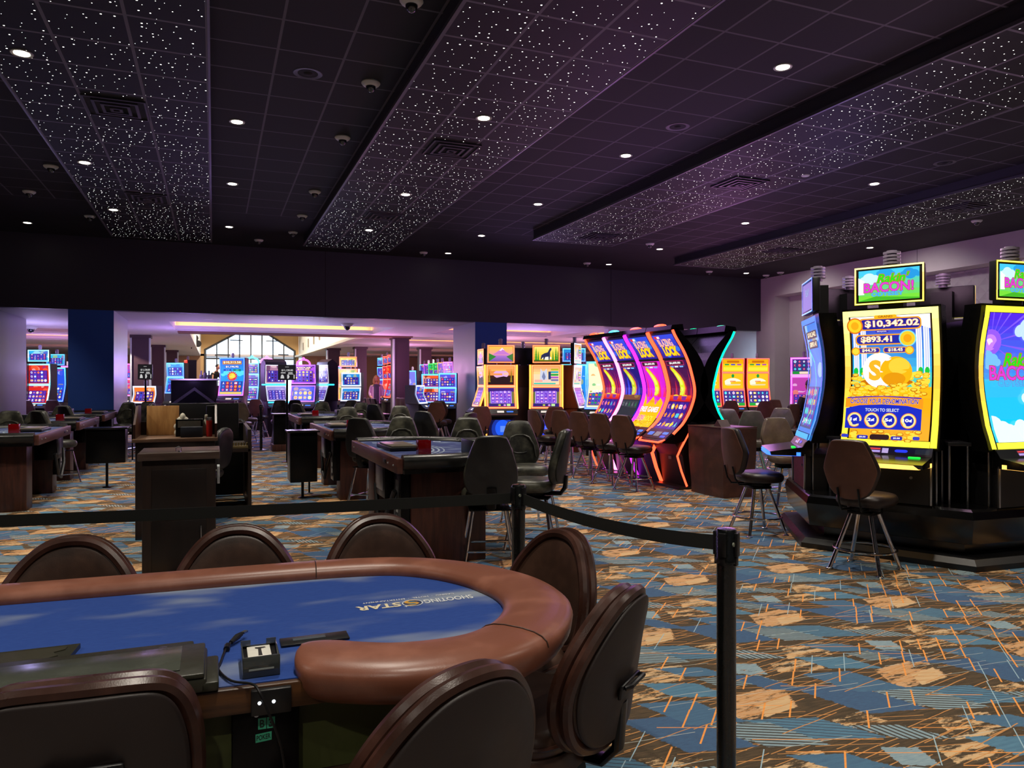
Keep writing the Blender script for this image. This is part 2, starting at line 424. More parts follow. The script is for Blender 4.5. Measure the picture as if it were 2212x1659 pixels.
def star_mat():
    m, n, b = base_mat('star_panel'); co = n.coord(); 
    at = n.nt.nodes.new('ShaderNodeAttribute'); at.attribute_name = 'gx'
    sx, sy, sz = n.sep(co)
    a = n.m('ABSOLUTE', n.m('SUBTRACT', n.m('FRACT', n.m('ADD', n.m('DIVIDE', sx, .61), 100.5)), .5))
    c = n.m('ABSOLUTE', n.m('SUBTRACT', n.m('FRACT', n.m('ADD', n.m('DIVIDE', sy, .61), 100.5)), .5))
    g = n.m('LESS_THAN', n.m('MINIMUM', a, c), .014/.61)
    vo = n.nt.nodes.new('ShaderNodeTexVoronoi'); vo.voronoi_dimensions = '2D'; vo.inputs['Scale'].default_value = 10.5; n.put(vo.inputs['Vector'], co)
    rad = n.m('MULTIPLY_ADD', n.m('POWER', n.sep(vo.outputs['Color'])[0], 1.6), .050, .030)
    s = n.m('LESS_THAN', vo.outputs['Distance'], rad); s = n.m('MULTIPLY', s, n.m('SUBTRACT', 1.0, g))
    s = n.m('MULTIPLY', s, n.m('LESS_THAN', n.sep(vo.outputs['Color'])[1], .62))
    n.put(b.inputs['Base Color'], n.mix(g, srgb(17, 16, 19), srgb(104, 100, 110)))
    b.inputs['Emission Color'].default_value = (1, .98, .92, 1); n.put(b.inputs['Emission Strength'], n.m('MULTIPLY', s, 4.0))
    b.inputs['Roughness'].default_value = .6; b.inputs['Specular IOR Level'].default_value = .3
    m.cycles.emission_sampling = 'NONE'; return m
def wood(name, c0, c1, rough=.4, axis=2, coat=0.0):
    if name in MATS: return MATS[name]
    m, n, b = base_mat(name); sc = [16, 16, 16]; sc[axis] = 1.6
    nz = n.noise(n.v('MULTIPLY', n.coord(), tuple(sc)), 1.5, 4, .6)
    n.put(b.inputs['Base Color'], n.mix(n.step(nz, .3, .7), srgb(c0), srgb(c1))); b.inputs['Roughness'].default_value = rough
    if coat: b.inputs['Coat Weight'].default_value = coat
    n.put(b.inputs['Normal'], n.bump(nz, .08, .004)); MATS[name] = m; return m
def leather(name, col, rough=.42, worn=None):
    if name in MATS: return MATS[name]
    m, n, b = base_mat(name); co = n.coord()
    nz = n.noise(co, 7, 4, .6); fine = n.noise(co, 260, 2)
    c = srgb(col); w_ = srgb(worn or tuple(min(255, x*1.35+8) for x in col))
    n.put(b.inputs['Base Color'], n.mix(n.step(nz, .42, .75), c, w_))
    n.put(b.inputs['Roughness'], n.m('MULTIPLY_ADD', nz, .25, rough-.12))
    n.put(b.inputs['Normal'], n.bump(fine, .10, .002)); MATS[name] = m; return m
CARPET, TILE, STAR = carpet_mat(), ceil_mat(), star_mat()
BLACKWALL = mat('header_paint', (54, 52, 62), .55, vary=.06, scale=6)
BLACK = mat('black_plastic', (18, 18, 20), .38); BLACKM = mat('black_metal', (14, 14, 15), .3, .6)
GLOSS = mat('gloss_black', (8, 8, 9), .18, vary=0, coat=.2)
CHROME = mat('chrome', (205, 205, 210), .16, 1.0, vary=.05); STEEL = mat('brushed_steel', (168, 170, 175), .32, 1.0, vary=.08)
WALLR = mat('right_wall_paint', (186, 178, 180), .8, vary=.06, scale=5, bump=.1)
WHITEP = mat('white_ceiling_paint', (205, 200, 205), .7, vary=.04, scale=4)
NAVYW = mat('navy_wall', (44, 88, 176), .7, vary=.06, scale=8)
SILVERW = mat('silver_wall', (168, 166, 182), .42, .25, vary=.05, scale=3)
MAHOG = wood('mahogany', (52, 26, 20), (78, 42, 32), .38); MAHOGL = wood('mahogany_rail', (76, 44, 38), (100, 60, 50), .35, 1)
DARKWOOD = wood('dark_wood', (30, 20, 16), (44, 30, 24), .42); OAK = wood('light_oak', (178, 126, 70), (206, 154, 92), .5)
PLYEDGE = wood('worn_table_edge', (40, 24, 14), (96, 60, 30), .4, 0)
BROWNL = leather('brown_leather', (128, 78, 60), .36, (150, 96, 76)); CHAIRL = leather('dark_brown_leather', (58, 40, 32), .36, (78, 54, 42))
OLIVEL = leather('worn_black_leather', (42, 42, 37), .36, (96, 95, 80)); BLACKL = leather('black_leather', (24, 24, 25), .40, (44, 44, 44))
STOOLV = leather('stool_brown_vinyl', (92, 56, 42), .5, (110, 70, 54)); STOOLS = leather('stool_seat_vinyl', (34, 24, 22), .4, (52, 36, 30))
# ------------------------------------------------------------------ the room shell
def flat(name, m, pts, z, parent=None):
    g = G(); g.prism(pts, z[0], z[1]); return g.build(name, m, parent)
def rect(x0, x1, y0, y1): return [(x0, y0), (x1, y0), (x1, y1), (x0, y1)]
struct(flat('floor', CARPET, rect(-30, 34, -9, 50), (-.1, 0)))
# tile ceiling with openings left where the star panels hang lower
g = G(); xs = [-30.0]
for a, b_, _, _ in BANDS: xs += [a, b_]
xs.append(RWX+.6)
for i in range(0, len(xs), 2): g.box(xs[i], xs[i+1], -9, HEADY, CEIL, CEIL+.1)
for a, b_, y0, y1 in BANDS: g.box(a, b_, y1, HEADY, CEIL, CEIL+.1)
struct(g.build('ceiling', TILE))
for i, (a, b_, y0, y1) in enumerate(BANDS):
    g = G(); g.box(0, b_-a, y0, y1, BAND, CEIL+.08, mi=0); o = struct(g.build('ceiling_star_panel', [STAR, BLACKWALL], loc=(a, 0, 0)))
    for p in o.data.polygons: p.material_index = 0 if p.normal.z < -.5 else 1
    g = G(); t = .022
    g.box(a-t, a, y0, y1+t, BAND-.004, BAND+.03); g.box(b_, b_+t, y0, y1+t, BAND-.004, BAND+.03); g.box(a, b_, y1, y1+t, BAND-.004, BAND+.03)
    struct(g.build('trim_%d' % (i+1), mat('panel_edge_trim', (96, 92, 104), .4, .4)))
# header over the opening, with vertical panel joints
struct(flat('wall_header', BLACKWALL, rect(-30, RWX, HEADY, HEADY+.25), (LOW, CEIL+.3)))
g = G()
for px in (703, 1320):
    r = (px-CXP)/FPX; d = HEADY/(CY-SY*r); X = d*(CY*r+SY)
    g.box(X-.006, X+.006, HEADY-.004, HEADY, LOW, CEIL)
struct(g.build('trim_5', mat('joint_dark', (12, 12, 14), .6)))
# right wall with its long shallow niche
g = G(); T = .55
g.box(RWX, RWX+T, 17.6, HEADY+.2, 0, CEIL); g.box(RWX, RWX+T, -9, 17.6, 4.05, CEIL); g.box(RWX, RWX+T, -9, 17.6, 0, .08)
g.box(RWX+T, RWX+T+.1, -9, HEADY, 0, CEIL)
struct(g.build('wall_right', [WALLR, mat('niche_panel', (170, 160, 168), .7, vary=.1, scale=3)]))
def tri_mat():
    m, n, b = base_mat('triangle_relief'); co = n.coord(); sx, sy, sz = n.sep(co)
    u = n.m('MULTIPLY', sy, 3.0); v = n.m('MULTIPLY', sz, 3.0)
    a = n.m('ABSOLUTE', n.m('SUBTRACT', n.m('FRACT', n.m('ADD', u, v)), .5)); c = n.m('ABSOLUTE', n.m('SUBTRACT', n.m('FRACT', n.m('SUBTRACT', u, v)), .5))
    h = n.m('MAXIMUM', a, c); b.inputs['Base Color'].default_value = srgb(158, 150, 156); b.inputs['Roughness'].default_value = .6
    n.put(b.inputs['Normal'], n.bump(h, .9, .06)); return m
struct(flat('wall_niche_panel', tri_mat(), rect(RWX+T-.03, RWX+T-.002, -9, 17.0), (.1, 4.04)))
g = G()
for y in (3.2, 6.4, 9.6, 12.8): g.box(RWX-.004, RWX, y-.005, y+.005, 4.05, CEIL)
struct(g.build('trim_6', mat('joint_grey', (96, 92, 96), .7)))
struct(flat('wall_left', BLACKWALL, rect(-30.2, -30, -9, 50), (0, 8)))
struct(flat('wall_rear', mat('rear_wall', (70, 60, 66), .8), rect(-30, 34, -9.2, -9), (0, CEIL+.1)))
# header columns: navy faces, silver sides
def col(name, x0, x1, y0, y1, navy=True):
    g = G(); g.box(x0, x1, y0, y1, 0, LOW); o = g.build(name, [SILVERW, NAVYW]); struct(o)
    for p in o.data.polygons: p.material_index = 1 if p.normal.y < -.5 else 0
    return o
col('wall_pier', -5.15, -4.25, HEADY+.01, 21.4); col('wall_pier', -2.86, -2.0, HEADY+.01, 21.0); col('wall_pier', 6.23, 7.1, HEADY+.01, 20.1)
col('wall_pier', -12.2, -11.3, HEADY+.01, 21.0)
struct(flat('wall_beyond_right', WHITEP, rect(10.6, 34, 19.1, 19.35), (0, LOW)))
# hall beyond: low white ceiling with cove trays and a tall atrium
AX0, AX1, AY0, AY1 = -.7, 4.8, 25.8, 47.0
TR = [(-1.05, 4.75, 20.9, 24.4), (6.4, 10.5, 20.6, 23.2), (-12, -3.3, 24.9, 27.2), (6.4, 20, 26.6, 29.6), (-12, -3.3, 28.2, 31.2), (6.4, 20, 33.5, 36.5), (-12, -3.3, 35, 38), (6.4, 20, 40, 43), (11.2, 20, 20.6, 23.2), (-29, -13.5, 22.3, 25.2), (-29, -13.5, 28.2, 31.2)]
xs = sorted({-30, 34, AX0, AX1} | {t[0] for t in TR} | {t[1] for t in TR}); ys = sorted({HEADY+.2, 50, AY0, AY1} | {t[2] for t in TR} | {t[3] for t in TR})
g = G()
for i in range(len(xs)-1):
    for j in range(len(ys)-1):
        mx, my = (xs[i]+xs[i+1])/2, (ys[j]+ys[j+1])/2
        if AX0 < mx < AX1 and AY0 < my < AY1: continue
        if any(t[0] < mx < t[1] and t[2] < my < t[3] for t in TR): continue
        g.box(xs[i], xs[i+1], ys[j], ys[j+1], LOW, LOW+.12)
struct(g.build('ceiling_low_hall', WHITEP))
COVE = glow('cove_orange', (255, 150, 80), 14.0); COVEW = glow('cove_warm_white', (255, 180, 100), 14.0)
for k, (x0, x1, y0, y1) in enumerate(TR):
    g = G(); h = .42
    for a in ((x0-.1, x0-.002, y0, y1), (x1+.002, x1+.1, y0, y1), (x0, x1, y0-.1, y0-.002), (x0, x1, y1+.002, y1+.1)): g.box(*a, LOW+.118, LOW+h)
    g.box(x0, x1, y0, y1, LOW+h, LOW+h+.08)
    g.box(x0, x1, y1-.32, y1-.28, LOW+.02, LOW+.13); g.box(x0, x1, y1-.3, y1, LOW+.02, LOW+.05)
    struct(g.build('ceiling_tray', WHITEP))
    g = G(); g.box(x0+.05, x1-.05, y1-.2, y1-.12, LOW+.06, LOW+.12)
    struct(g.build('trim_cove_light', COVEW if k == 0 else COVE))
TAN = mat('atrium_tan_paint', (206, 170, 120), .7, vary=.05, scale=3)
# beam in front of the atrium
struct(flat('trim_atrium_beam', mat('beam_paint', (150, 116, 96), .7), rect(AX0, AX1+1.4, AY0-.5, AY0-.05), (LOW+.08, LOW+.35)))
struct(flat('trim_shaded_soffit', mat('soffit_shade_brown', (112, 78, 62), .7), rect(AX0-.3, AX1+1.4, 24.55, AY0-.55), (LOW-.05, LOW-.001)))  # thin board added under the soffit; its brown carries the soffit's shade
# far wall of the atrium: gable window
H0, H1, AXM = 3.42, 4.95, (AX0+AX1)/2+.1
g = G(); TOP = 7.6
L, Rr = AX0+.25, AX1-.25
g.add([(AX0, AY1, 0), (L, AY1, 0), (L, AY1, H0), (AXM, AY1, H1), (Rr, AY1, H0), (Rr, AY1, 0), (AX1, AY1, 0), (AX1, AY1, TOP), (AX0, AY1, TOP)], [(0,1,2,8), (2,3,7,8), (3,4,6,7), (4,5,6)])
g.add([(AX0, AY1+.3, 0), (AX0, AY1+.3, TOP), (AX1, AY1+.3, TOP), (AX1, AY1+.3, 0)], [])
struct(g.build('wall_atrium_far', TAN))
FR = mat('window_frame_dark', (58, 62, 66), .5)
def gz(x): return H0+(H1-H0)*((x-L)/(AXM-L) if x < AXM else (Rr-x)/(Rr-AXM))
g = G(); t = .035
g.tube([(L, AY1-.03, 0), (L, AY1-.03, H0), (AXM, AY1-.03, H1), (Rr, AY1-.03, H0), (Rr, AY1-.03, 0)], .07, 6)
for i in range(1, 8):
    x = L+(Rr-L)*i/8; g.box(x-t, x+t, AY1-.07, AY1, .3, gz(x))
for z in (1.9, 2.9): g.box(L, Rr, AY1-.09, AY1, z-.07 if z < 2.5 else z-.03, z+.06)
for x0, x1, z in ((.1, .9, 3.15), (.9, 1.6, 4.0), (1.6, 2.9, 4.5), (2.9, 3.6, 4.0), (3.6, 4.2, 3.2)): g.box(x0, x1, AY1-.06, AY1, z-.025, z+.025)
wf = struct(g.build('window_1', FR))
g = G(); g.add([(L, AY1+.02, .2), (Rr, AY1+.02, .2), (Rr, AY1+.02, H0), (AXM, AY1+.02, H1), (L, AY1+.02, H0)], [(0,1,2,3,4)])
def glass_mat():
    m, n, b = base_mat('window_glass'); b.inputs['Base Color'].default_value = (1, 1, 1, 1); b.inputs['Roughness'].default_value = .0
    nt = m.node_tree; tr = nt.nodes.new('ShaderNodeBsdfTransparent'); mx = nt.nodes.new('ShaderNodeMixShader'); mx.inputs[0].default_value = .12
    nt.links.new(tr.outputs[0], mx.inputs[1]); nt.links.new(b.outputs[0], mx.inputs[2]); nt.links.new(mx.outputs[0], nt.nodes['Material Output'].inputs[0]); return m
GLASS = glass_mat(); g.build('window_pane', GLASS, wf)
# atrium sides and roof
UPW = mat('atrium_white_wall', (222, 218, 206), .7, vary=.05, scale=3)
g = G(); g.box(AX1+.003, AX1+.2, AY0, AY1, LOW+.12, TOP); g.box(AX0-.2, AX0-.003, AY0, AY1, LOW+.12, TOP); g.box(AX0, AX1, AY0-.04, AY0+.1, LOW+.3, TOP)
g.box(AX1-.25, AX1-.002, AY0, AY1, LOW-.02, LOW+.08)
struct(g.build('wall_atrium_side', UPW)); struct(flat('ceiling_atrium', UPW, rect(AX0, AX1, AY0, AY1), (TOP, TOP+.1)))
g = G()
for y, z0, z1 in ((44.5, 3.4, 3.8), (42.0, 3.45, 3.9), (39.6, 3.5, 4.2), (37.4, 3.6, 4.2)): g.box(AX1-.03, AX1, y-.16, y+.16, z0, z1)
struct(g.build('trim_atrium_windows', mat('shutter_grey', (128, 118, 104), .6)))
struct(flat('wall_hall_far', mat('hall_far_wall', (176, 140, 110), .7), rect(-30, AX0, AY1, AY1+.3), (0, LOW))); struct(flat('wall_hall_far_right', MATS['hall_far_wall'], rect(AX1, 34, 45, 45.3), (0, LOW)))
struct(flat('wall_hall_right', MATS['hall_far_wall'], rect(20.5, 20.7, 19, 46), (0, LOW)))
struct(flat('ground_outside', mat('snowy_ground', (210, 215, 210), .8, vary=.2, scale=2), rect(-20, 30, 47.6, 110), (-.6, -.3)))
# dark clad columns of the hall
COLM = mat('column_cladding', (66, 42, 50), .5, vary=.1, scale=12); CAPM = mat('column_edge_strip', (190, 196, 196), .35, .3)
for (px, d, w_) in ((864, 25.4, .52), (778, 32.6, .48), (719, 34.0, .55), (305, 24.6, .54), (342, 31.0, .5), (917, 33, .5), (372, 36, .5)):
    c = D(px, d); g = G(); g.box(c.x-w_/2, c.x+w_/2, c.y-w_/2, c.y+w_/2, 0, LOW, mi=0); g.box(c.x-w_/2-.04, c.x+w_/2+.04, c.y-w_/2-.04, c.y+w_/2+.04, LOW-.1, LOW, mi=0)
    g.box(c.x-w_/2-.03, c.x-w_/2+.02, c.y-w_/2-.03, c.y-w_/2+.1, 0, LOW-.1, mi=1)
    if px < 400: g.box(c.x+w_/2-.02, c.x+w_/2+.03, c.y-w_/2-.03, c.y-w_/2+.1, 0, LOW-.1, mi=1)
    struct(g.build('column', [COLM, CAPM]))
# the bright daylight behind the gable window is the sky; a low sun-less glow comes from the world

# ------------------------------------------------------------------ things on the ceiling
def ceil_z(x, y):
    for a, b_, y0, y1 in BANDS:
        if a < x < b_ and y < y1: return BAND
    return CEIL
LAMP = glow('downlight_lens', (255, 246, 226), 14.0); LAMPR = mat('downlight_trim', (150, 146, 140), .4)
def mk_down():
    t = thing('ceiling_downlight', '', 'ceiling light')
    g = G(); g.lathe([(.066, -.003), (.088, -.008), (.095, .004), (.066, .012)], n=20, caps=False); g.build('trim_ring', LAMPR, t)
    g = G(); g.lathe([(.001, -.006), (.064, -.006), (.064, .010), (.001, .012)], n=16, caps=False); g.build("lens", LAMP, t)
    return t
down = Maker(mk_down)
SPOT = bpy.data.lights.new('downlight', 'SPOT'); SPOT.energy = DOWN_W; SPOT.spot_size = DOWN_ANGLE; SPOT.spot_blend = .7; SPOT.shadow_soft_size = .07; SPOT.color = DOWN_TINT
SPOT2 = SPOT.copy(); SPOT2.spot_size = R(66); SPOT2.energy = DOWN_W*.6
def spot(p):
    o = bpy.data.objects.new('downlight_lamp', SPOT if p[1] < 14.5 else SPOT2); COL.objects.link(o); o.location = (p[0], p[1], p[2]-.03)
def solve(px, py):
    p = P(px, py, CEIL); q = P(px, py, BAND)
    return q if ceil_z(q.x, q.y) == BAND else p
names = {(47,115): 'large bright downlight at the far left of the ceiling', (1691,145): 'round bright downlight above the tall slot machines, nearest on the right', (512,263): 'square-looking downlight in the plain tiles, nearest of its row left of centre'}
for px, py in DOWN:
    p = solve(px, py)
    if (px, py) in names: lb = names[(px, py)]
    elif p.x < -2.0: lb = 'small lit downlight on the dark ceiling left of the leftmost star panel'
    elif p.x < 0: lb = 'lit downlight at the left edge of the leftmost star panel, %s' % {351: 'nearest of three', 453: 'middle of three', 521: 'farthest of three'}.get(py, 'nearest')
    elif p.x < 1.8: lb = 'lit downlight in the plain tiles left of centre, %s' % {397: 'second from the camera', 490: 'farthest of its row'}.get(py, 'near')
    elif p.x < 3.64: lb = 'lit downlight set in the central star panel, %s' % {255: 'nearest of three', 420: 'middle of three', 497: 'farthest of three'}.get(py, 'near')
    elif p.x < 6.1: lb = 'lit downlight in the purple-lit tiles between star panels, %s' % {336: 'nearest', 441: 'second', 509: 'third', 547: 'fourth and farthest'}.get(py, 'beyond')
    elif p.x < 10.7: lb = 'lit downlight between the two right star panels, %s' % {397: 'nearest', 482: 'second', 538: 'third', 571: 'smallest, by the header'}.get(py, 'far')
    else: lb = 'lit downlight on the soffit by the right wall, %s' % ('nearer' if py == 535 else 'farther, by the header corner')
    down(p, 0, lb, 'ceiling downlights'); spot(p)
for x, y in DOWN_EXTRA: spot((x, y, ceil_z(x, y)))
WALL_FILL = bpy.data.lights.new('added_wall_fill', 'SPOT'); WALL_FILL.energy = 150; WALL_FILL.spot_size = R(110); WALL_FILL.spot_blend = .8; WALL_FILL.shadow_soft_size = .07; WALL_FILL.color = (1, .92, .88)  # spots added to brighten the right wall, no fixtures there
for y in (2.0, 5.5, 9.0, 12.5, 16.0):
    o = bpy.data.objects.new('added_wall_fill', WALL_FILL); COL.objects.link(o); o.location = (13.4, y, CEIL-.04); o.rotation_euler = (0, R(-40), 0)
CAMW = mat('camera_white', (214, 212, 208), .35, vary=.04); DOMEB = mat('camera_dome', (40, 42, 46), .06, vary=0, coat=1)
def mk_dome():
    t = thing('dome_camera', '', 'security camera')
    g = G(); g.lathe([(.001, 0), (.095, 0), (.098, -.012), (.085, -.03), (.062, -.045), (.056, -.045), (.001, -.03)], n=24, caps=False); g.build('housing', CAMW, t)
    g = G(); g.ball((0, 0, -.04), (.052, .052, .065), 16, z1=.1); g.build('lens_dome', DOMEB, t)
    return t
dome = Maker(mk_dome)
DOMES = [((801,178),'largest dome camera, hanging in the plain tiles left of the central star panel'),((889,0),'dome camera cut by the top edge of the picture'),((740,296),'dome camera second nearest in the row left of the central star panel'),((680,413),'dome camera third in the row left of the central star panel'),((653,465),'dome camera fourth in the row left of the central star panel'),((633,501),'dome camera, farthest tiny one beside the tip of the central star panel'),((559,518),'tiny dome camera between the far tips of the two left star panels'),((357,526),'tiny dome camera just under the tip of the leftmost star panel'),((110,358),'flat dome camera left of the leftmost star panel, upper one'),((63,413),'dome camera left of the leftmost star panel, lower one near the picture edge'),((194,466),'small dome camera beside the third downlight of the leftmost star panel'),((915,545),'tiny dome camera left of the farthest centre downlight'),((1268,568),'tiny dome camera left of the small centre-right downlight at the header'),((1404,526),'white dome camera under the third star panel tip'),((1532,586),'tiny dome camera below the fourth star panel, leftmost of three by the header'),((1655,594),'tiny dome camera at the right wall corner, second of three'),((1686,588),'tiny dome camera at the right wall corner, rightmost of three'),((2110,476),'white dome camera on the soffit at the far right'),((1925,542),'flat dome camera on the soffit above the tall slot machine')]
for px, py in DOWN:
    p = solve(px, py)
    if p.z == BAND:
        for a, b_, y0, y1 in BANDS:
            if a < p.x < b_:
                i, j = math.floor((p.x-a)/.61), math.floor(p.y/.61); g = G(); g.box(a+i*.61+.014, a+(i+1)*.61-.014, j*.61+.014, (j+1)*.61-.014, BAND-.002, BAND+.001); struct(g.build('ceiling_plain_tile', mat('plain_tile', (46, 44, 50), .75)))
for (px, py), lb in DOMES: dome(solve(px, py), 0, lb, 'dome cameras')
VENT = mat('vent_metal', (70, 66, 76), .45, .4); SLOTD = mat('vent_slot', (8, 8, 9), .8)
def mk_vent():
    t = thing('ceiling_vent', '', 'air vent')
    g = G(); g.box(-.3, .3, -.3, .3, -.006, .003); g.build('backing', SLOTD, t)
    g = G()
    for k, h in ((.30, -.008), (.22, -.014), (.14, -.020), (.06, -.026)):
        wd = .03 if k < .3 else .02
        for a in ((-k, k, -k, -k+wd), (-k, k, k-wd, k), (-k, -k+wd, -k, k), (k-wd, k, -k, k)): g.box(*a, h-.01, h+.004)
    g.build('louvres', VENT, t); return t
vent = Maker(mk_vent)
for (px, py), lb in [((252,232),'square ceiling vent in the leftmost star panel, nearer one'),((318,427),'square ceiling vent in the leftmost star panel, farther one'),((975,322),'square ceiling vent in the central star panel behind its downlight'),((828,467),'square ceiling vent in the central star panel, farther one'),((1598,396),'square ceiling vent in the third star panel, nearer one'),((1295,511),'square ceiling vent near the far tip of the third star panel'),((2085,447),'square ceiling vent in the rightmost star panel, nearer one'),((1690,541),'square ceiling vent in the rightmost star panel, farther one')]:
    vent(P(px, py, BAND), 0, lb, 'star panel vents')
def mk_spk():
    t = thing('ceiling_speaker', '', 'speaker')
    g = G(); g.lathe([(.10, .0), (.14, -.004), (.145, .0), (.10, .006)], n=28, caps=False); g.build('rim', VENT, t)
    g = G(); g.lathe([(.001, -.012), (.03, -.01), (.05, .002), (.10, -.002), (.10, .004), (.001, .004)], n=24, caps=False); g.build('grille', SLOTD, t); return t
spk = Maker(mk_spk)
for (px, py), lb in [((665,159),'round flush speaker in the dark tiles left of the large dome camera'),((1464,274),'round flush speaker beside the orange-lit tile'),((2041,352),'round flush speaker in the purple tiles far right')]: spk(P(px, py, CEIL), 0, lb, 'flush ceiling speakers')
for (px, py), lb in [((1740,379),'small white sensor disc in the third star panel'),((766,301),'thin white smoke sensor in the central star panel')]:
    g = G(); g.lathe([(.001, 0), (.06, 0), (.05, -.012), (.001, -.014)], n=16, caps=False)
    if px == 1740: tag(g.build('smoke_detector', CAMW, loc=P(px, py, BAND)), lb, 'smoke detector')
# low-hall ceiling things
for (px, py), lb in [((750,706),'white dome camera under the pale low ceiling beyond the header'),((67,712),'dome camera under the low ceiling between the left piers')]:
    o = dome(P(px, py-7, LOW), 0, lb, 'hall dome cameras'); o.scale = (1.7, 1.7, 1.7)
for (px, py), lb in [((449,689),'unlit flat downlight in the low ceiling above the atrium'),((1193,713),'unlit flat downlight in the low ceiling right of the blue pier')]:
    g = G(); g.lathe([(.001, -.004), (.10, -.008), (.11, 0), (.001, 0)], n=20, caps=False); tag(g.build('flush_downlight', CAMW, loc=P(px, py, LOW)), lb, 'ceiling light')
# ------------------------------------------------------------------ seating
def curve_x(amt, z0=0.0, lean=0.0):
    return lambda x, y, z: (x, y+amt*x*x-lean*(z-z0), z)
def mk_slot_stool(backm=None, seatm=None):
    def f():
        t = thing('slot_stool', '', 'stool')
        o = smooth_poly([(-.13, 0), (.13, 0), (.218, .21), (.212, .27), (.14, .455), (.11, .475), (-.11, .475), (-.14, .455), (-.212, .27), (-.218, .21)], 2)
        bend = lambda x, y, z: (x, y-.245+.9*x*x-.12*z+(.05 if y > 0 else 0)*math.sin(PI*min(1, z/.45))*0, z+.585)
        g = G(); g.pad(o, .075, bend, edge=.14, dome=.5, mi=0)
        b = g.build('backrest', [seatm or STOOLS], t)
        g = G(); g.pad([(x*.97, z*.97+.007) for x, z in o], .012, lambda x, y, z: (x, y-.245-.041+.9*x*x-.12*z, z+.585), edge=.05, dome=0); g.build('back_panel', backm or STOOLV, b)
        g = G(); s = smooth_poly([(-.16, -.2), (.16, -.2), (.22, 0), (.215, .15), (.14, .22), (-.14, .22), (-.215, .15), (-.22, 0)], 2)
        g.pad([(x, -y) for x, y in s], .10, lambda x, y, z: (x, -z, .565+y), edge=.2, dome=.15); g.build('seat', seatm or STOOLS, t)
        g = G(); g.lathe([(.001, .475), (.11, .475), (.13, .485), (.13, .505), (.001, .515)], n=20); g.box(-.1, .1, -.1, .1, .45, .476, .004); g.build('swivel_plate', BLACKM, t)
        g = G()
        g.tube([(-.08, -.315, .68), (-.08, -.285, .56), (-.08, -.24, .50), (-.07, -.10, .495), (.07, -.10, .495), (.08, -.24, .50), (.08, -.285, .56), (.08, -.315, .68)], .009, 8)
        g.build('back_bracket', BLACKM, t)
        for sx, sy in ((1, 1), (-1, 1), (-1, -1), (1, -1)):
            g = G(); g.cyl((sx*.075, sy*.075, .462), (sx*.195, sy*.195, .012), .0165, n=12); g.lathe([(.001, 0), (.028, 0), (.03, .008), (.02, .016), (.001, .018)], (sx*.197, sy*.197, 0), 12); g.build('leg', CHROME, t)
        g = G(); g.tube([(.232*math.cos(2*PI*i/40), .232*math.sin(2*PI*i/40), .17) for i in range(40)], .0095, 8, closed=True); g.build('foot_ring', CHROME, t)
        return t
    return f
slot_stool = Maker(mk_slot_stool())
grey_stool = Maker(mk_slot_stool(leather('taupe_vinyl', (98, 84, 70), .35, (120, 104, 86)), leather('taupe_vinyl', (98, 84, 70))))
def mk_table_stool():
    t = thing('casino_stool', '', 'stool')
    o = smooth_poly([(-.15, 0), (.15, 0), (.208, .07), (.222, .17), (.20, .27), (.135, .455), (.10, .49), (-.10, .49), (-.135, .455), (-.20, .27), (-.222, .17), (-.208, .07)], 2)
    bend = lambda x, y, z: (x, y-.235+1.1*x*x-.14*z, z+.60)
    g = G(); g.pad(o, .08, bend, edge=.13, dome=.25); b = g.build('backrest', OLIVEL, t)
    # pillow roll framing the lower back, with the crease the photo shows
    g = G(); g.tube([bend(x, .043+abs(x)*.03, z) for x, z in ((-.165, .10), (-.15, .22), (-.10, .31), (-.04, .335), (.04, .335), (.10, .31), (.15, .22), (.165, .10))], [.006, .012, .014, .012, .012, .014, .012, .006], 8)
    g.build('back_roll', OLIVEL, b)
    g = G(); g.tube([bend(x, .052, z) for x, z in ((-.07, .155), (-.035, .145), (.035, .145), (.07, .155))], .007, 6); g.build('crease_seam', BLACKL, b)
    g = G(); g.pad([(x*.96, z*.97+.007) for x, z in o], .012, lambda x, y, z: (x, y-.235-.043+1.1*x*x-.14*z, z+.60), edge=.05, dome=0); g.build('back_panel', BLACKL, b)
    g = G(); s = smooth_poly([(-.17, -.2), (.17, -.2), (.225, -.05), (.225, .14), (.15, .225), (-.15, .225), (-.225, .14), (-.225, -.05)], 2)
    g.pad([(x, -y) for x, y in s], .11, lambda x, y, z: (x, -z, .585+y), edge=.2, dome=.12); g.build('seat', OLIVEL, t)
    g = G(); g.box(-.17, .17, -.17, .17, .475, .49, .005); g.cyl((0, 0, .485), (0, 0, .53), .11, n=16); g.build('swivel_plate', BLACKM, t)
    g = G(); g.tube([(0, -.10, .515), (0, -.25, .515), (0, -.29, .57), (0, -.30, .68)], .022, 8, sx=1.8); g.build('back_bracket', BLACKM, t)
    L = []
    for sx, sy in ((1, 1), (-1, 1), (-1, -1), (1, -1)):
        g = G(); g.cyl((sx*.14, sy*.14, .478), (sx*.215, sy*.215, .01), .013, n=10); g.lathe([(.001, 0), (.018, 0), (.018, .01), (.001, .012)], (sx*.216, sy*.216, 0), 10); g.build('leg', CHROME, t)
        L.append((sx*.194, sy*.194))
    for k in range(4):
        a, b_ = L[k], L[(k+1) % 4]; z = .135 if k % 2 else .16
        g = G(); g.cyl((*a, z), (*b_, z), .0095, n=8); g.build('stretcher', CHROME, t)
    return t
table_stool = Maker(mk_table_stool)
